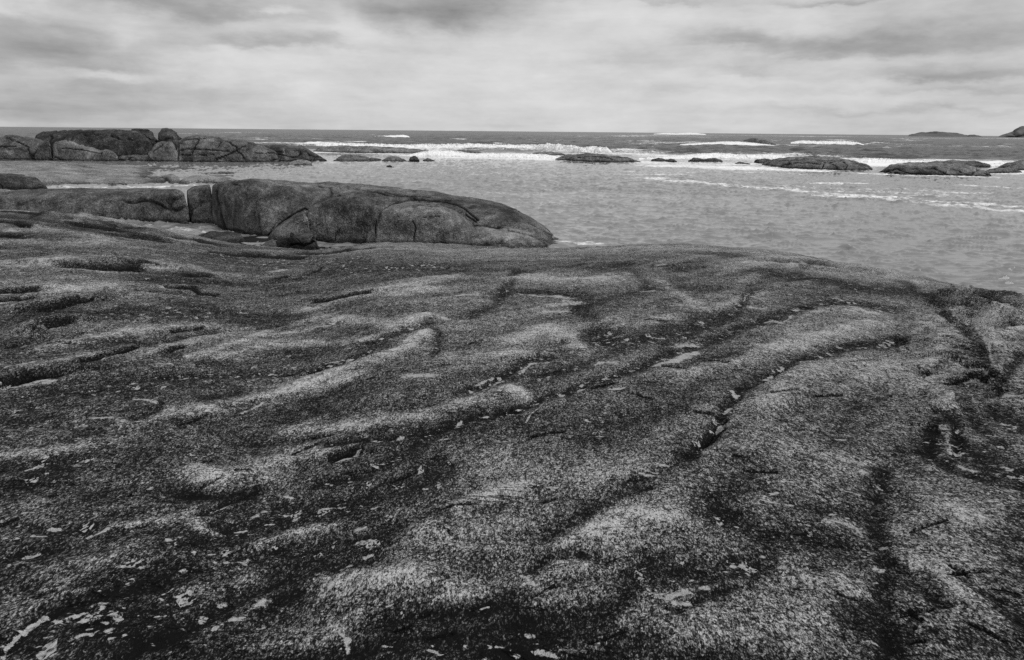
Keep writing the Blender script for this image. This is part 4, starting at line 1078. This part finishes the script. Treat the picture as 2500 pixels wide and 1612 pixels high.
# -- breaking waves
WG = "waves breaking on the reef"
for lab, top, base, df, db, am in (
    ("longest white breaking wave stretching across the middle of the reef", [(742, 355), (800, 351), (900, 353), (1000, 355), (1080, 353), (1130, 351), (1150, 349), (1200, 353), (1300, 355), (1340, 352), (1380, 356), (1420, 360), (1450, 358), (1480, 358), (1495, 372)], [(742, 358), (900, 361), (1100, 364), (1300, 367), (1420, 374), (1495, 376)], 5, 7, 0.55),
    ("foaming wash in front of the longest breaker, centre", [(1000, 378), (1060, 368), (1100, 369), (1150, 376), (1250, 375), (1330, 378), (1380, 384)], [(1000, 381), (1200, 384), (1380, 388)], 4, 5, 0.25),
    ("short white breaker far out, left of centre", [(905, 334), (930, 332), (960, 331), (985, 330), (1000, 334)], [(905, 335.5), (1000, 336)], 10, 12, 0.5),
    ("thin white breaker on the horizon right of centre", [(1596, 327), (1620, 325), (1650, 326), (1680, 324), (1700, 325), (1724, 328)], [(1596, 328.6), (1724, 330)], 18, 18, 0.7),
    ("white wave pouring off the distant wave swept rock", [(1660, 353), (1710, 349), (1770, 346), (1815, 347), (1860, 352), (1892, 355)], [(1660, 355), (1892, 358)], 7, 8, 0.3),
    ("white breaker right of the distant wave swept rock", [(1930, 348), (1955, 344), (2000, 346), (2060, 345), (2092, 347), (2110, 353)], [(1930, 353), (2110, 356)], 8, 9, 0.5),
    ("surf breaking left of the large smooth reef rock", [(1560, 386), (1640, 381), (1740, 374), (1800, 379), (1880, 378), (1930, 384)], [(1560, 389), (1740, 387), (1930, 390)], 4, 5, 0.3),
    ("surf breaking between the two large reef rocks", [(2070, 393), (2110, 388), (2160, 389), (2220, 392), (2290, 391), (2320, 396)], [(2070, 397), (2200, 399), (2320, 399)], 4, 5, 0.35),
    ("surf at the right edge behind the last reef rock", [(2405, 404), (2440, 399), (2480, 396), (2540, 396)], [(2405, 407), (2540, 409)], 3, 4, 0.3),
):
    o = rock("breaking_wave", top, base, df, db, tone=0.9, p=1.7, amp=am, freq=0.5, mat=M_FOAM, nu=max(80, int((top[-1][0] - top[0][0]) * 0.9)), nv=40, smooth=3, thin=0.50, rough=3.0, seed=top[0][0] * .11, sink=0.3)
    tag(o, lab, "wave", WG)

# ------------------------------------------------------------------ world
SUN_AZ = math.radians(112)      # compass-like: from +Y towards +X
SUN_EL = math.radians(46)
world = bpy.data.worlds.new("World"); scene.world = world
world.use_nodes = True
wt = world.node_tree; wt.nodes.clear(); n = NT(wt)
tc = n.new("ShaderNodeTexCoord").outputs["Generated"]
dirv = n.vmath('NORMALIZE', tc)
dx, dy, dz = n.sep(dirv)
sky = n.new("ShaderNodeTexSky", sky_type='NISHITA', sun_disc=False)
sky.sun_elevation = SUN_EL; sky.sun_rotation = SUN_AZ
sky.dust_density = 4.0; sky.air_density = 1.0
bw = n.new("ShaderNodeRGBToBW"); n.l.new(sky.outputs[0], bw.inputs[0])
el = n.math('ARCSINE', dz); azn = n.math('ARCTAN2', dx, dy)
zc = n.math('ADD', n.math('MAXIMUM', dz, 0.0), 0.10)
cp = n.comb(n.math('DIVIDE', dx, zc), n.math('DIVIDE', dy, zc), 0.0)
c1 = n.noise(cp, 0.62, 6, 0.52, 0.35)
c2 = n.noise(cp, 1.9, 5, 0.55, 0.25)
c3 = n.noise(n.comb(azn, n.math('MULTIPLY', el, 4.0), 0.0), 6.0, 6, 0.6, 0.4)
warp_a = n.math('ADD', azn, n.math('MULTIPLY', n.math('SUBTRACT', n.noise(n.comb(azn, n.math('MULTIPLY', el, 2.5), 0.0), 7.0, 6, 0.6), 0.5), 0.19))
warp_e = n.math('ADD', el, n.math('MULTIPLY', n.math('SUBTRACT', n.noise(n.comb(azn, n.math('MULTIPLY', el, 2.5), 3.0), 9.0, 6, 0.62), 0.5), 0.055))
c5 = n.noise(n.comb(n.math('MULTIPLY', azn, 0.9), n.math('MULTIPLY', el, 13.0), 2.2), 4.0, 5, 0.55, 0.2)
c4 = n.noise(n.comb(azn, n.math('MULTIPLY', el, 2.4), 1.7), 9.0, 6, 0.6, 0.2)
val = n.math('ADD', n.math('ADD', 0.615, n.math('MULTIPLY', n.math('SUBTRACT', c4, 0.5), 0.10)), n.math('MULTIPLY', n.math('SUBTRACT', c1, 0.5), 0.18))
val = n.math('ADD', val, n.math('MULTIPLY', n.math('SUBTRACT', c2, 0.5), 0.08))
val = n.math('ADD', val, n.math('MULTIPLY', n.math('SUBTRACT', c3, 0.5), 0.24))
BLOBS = [(120, 170, 480, 190, -0.02), (1250, 270, 500, 70, 0.03),
      # x, y, half-width, half-height in the photo, amount
    (410, 6, 160, 34, -0.15), (630, 48, 150, 17, -0.07), (1060, 12, 190, 62, -0.15), (1110, 62, 120, 36, -0.09), (120, 120, 190, 50, -0.13), (700, 112, 170, 16, -0.11), (230, 165, 90, 14, -0.08),
    (900, 88, 90, 26, 0.08), (1060, 160, 90, 28, 0.07), (620, 148, 120, 20, 0.09), (500, 190, 50, 12, 0.08), (295, 194, 45, 9, 0.09), (740, 212, 42, 12, 0.11), (680, 34, 42, 9, 0.14), (25, 20, 50, 22, 0.10), (300, 75, 40, 26, 0.08),
    (100, 265, 330, 50, -0.08), (230, 214, 70, 10, -0.05), (850, 40, 40, 45, 0.06),
    (1545, 40, 115, 36, 0.15), (1830, 104, 130, 24, -0.14), (1990, 128, 75, 17, -0.09), (2100, 108, 95, 34, -0.07), (2215, 124, 75, 26, -0.07), (2400, 106, 180, 40, -0.12), (1925, 55, 110, 30, 0.09),
    (2330, 188, 190, 19, -0.13), (1830, 174, 100, 11, -0.08), (2330, 223, 210, 6, -0.06), (1510, 150, 130, 15, -0.06), (2200, 270, 340, 6, -0.05), (1600, 0, 150, 8, -0.08), (2040, -2, 120, 9, -0.12),
    (1300, 230, 420, 60, 0.06), (1320, 130, 120, 30, 0.04), (2000, 240, 200, 12, 0.05), (1240, 40, 90, 40, 0.02), (2300, 20, 260, 40, -0.04), (1650, 215, 160, 8, -0.04),
]
for bx, by, hw, hh, am in BLOBS:
    if am == 0: continue
    a0, t0 = ray(bx, by); a0 = float(a0); e0 = -math.atan(float(t0))
    qa = n.math('DIVIDE', n.math('SUBTRACT', warp_a, a0), hw / F)
    qe = n.math('DIVIDE', n.math('SUBTRACT', warp_e, e0), hh / F)
    if am < -0.06:
        qe = n.math('MULTIPLY', qe, n.math('ADD', 1.0, n.math('MULTIPLY', n.math('LESS_THAN', qe, 0.0), 0.8)))
    s_ = n.math('ADD', n.math('MULTIPLY', qa, qa), n.math('MULTIPLY', qe, qe))
    g = n.math('POWER', 2.718, n.math('MULTIPLY', n.math('MULTIPLY', s_, s_), -0.7)) if am < -0.15 else n.math('POWER', 2.718, n.math('MULTIPLY', s_, -0.8))
    val = n.math('ADD', val, n.math('MULTIPLY', g, am * 1.6))
val = n.math('SMOOTH_MIN', n.math('MAXIMUM', val, 0.2), 0.70, 0.22)
val = n.math('ADD', val, n.math('MULTIPLY', n.math('SUBTRACT', c4, 0.5), 0.22))
val = n.math('ADD', val, n.math('MULTIPLY', n.math('SUBTRACT', c5, 0.5), 0.15))
val = n.math('ADD', val, n.math('MULTIPLY', n.math('SUBTRACT', n.noise(n.comb(azn, n.math('MULTIPLY', el, 3.2), 4.2), 21.0, 5, 0.6, 0.3), 0.5), 0.10))
val = n.math('MULTIPLY', val, 10.0)
cmb = n.math('ADD', n.math('MULTIPLY', val, 0.97), n.math('MULTIPLY', bw.outputs[0], 0.03))
bg = n.new("ShaderNodeBackground"); n.put(bg.inputs[0], cmb); bg.inputs[1].default_value = 0.1
wo = n.new("ShaderNodeOutputWorld"); n.l.new(bg.outputs[0], wo.inputs[0])

sun_d = bpy.data.lights.new("sun", 'SUN'); sun_d.energy = 1.9; sun_d.angle = math.radians(40); sun_d.color = (1, 1, 1)
sun = bpy.data.objects.new("sun", sun_d); COL.objects.link(sun)
sd = Vector((math.sin(SUN_AZ) * math.cos(SUN_EL), math.cos(SUN_AZ) * math.cos(SUN_EL), math.sin(SUN_EL)))
sun.rotation_euler = sd.to_track_quat('Z', 'Y').to_euler()

scene.view_settings.view_transform = 'Standard'
scene.view_settings.look = 'None'
scene.view_settings.gamma = 1.0
scene.view_settings.exposure = 0.0
scene.cycles.max_bounces = 6
scene.cycles.use_denoising = False
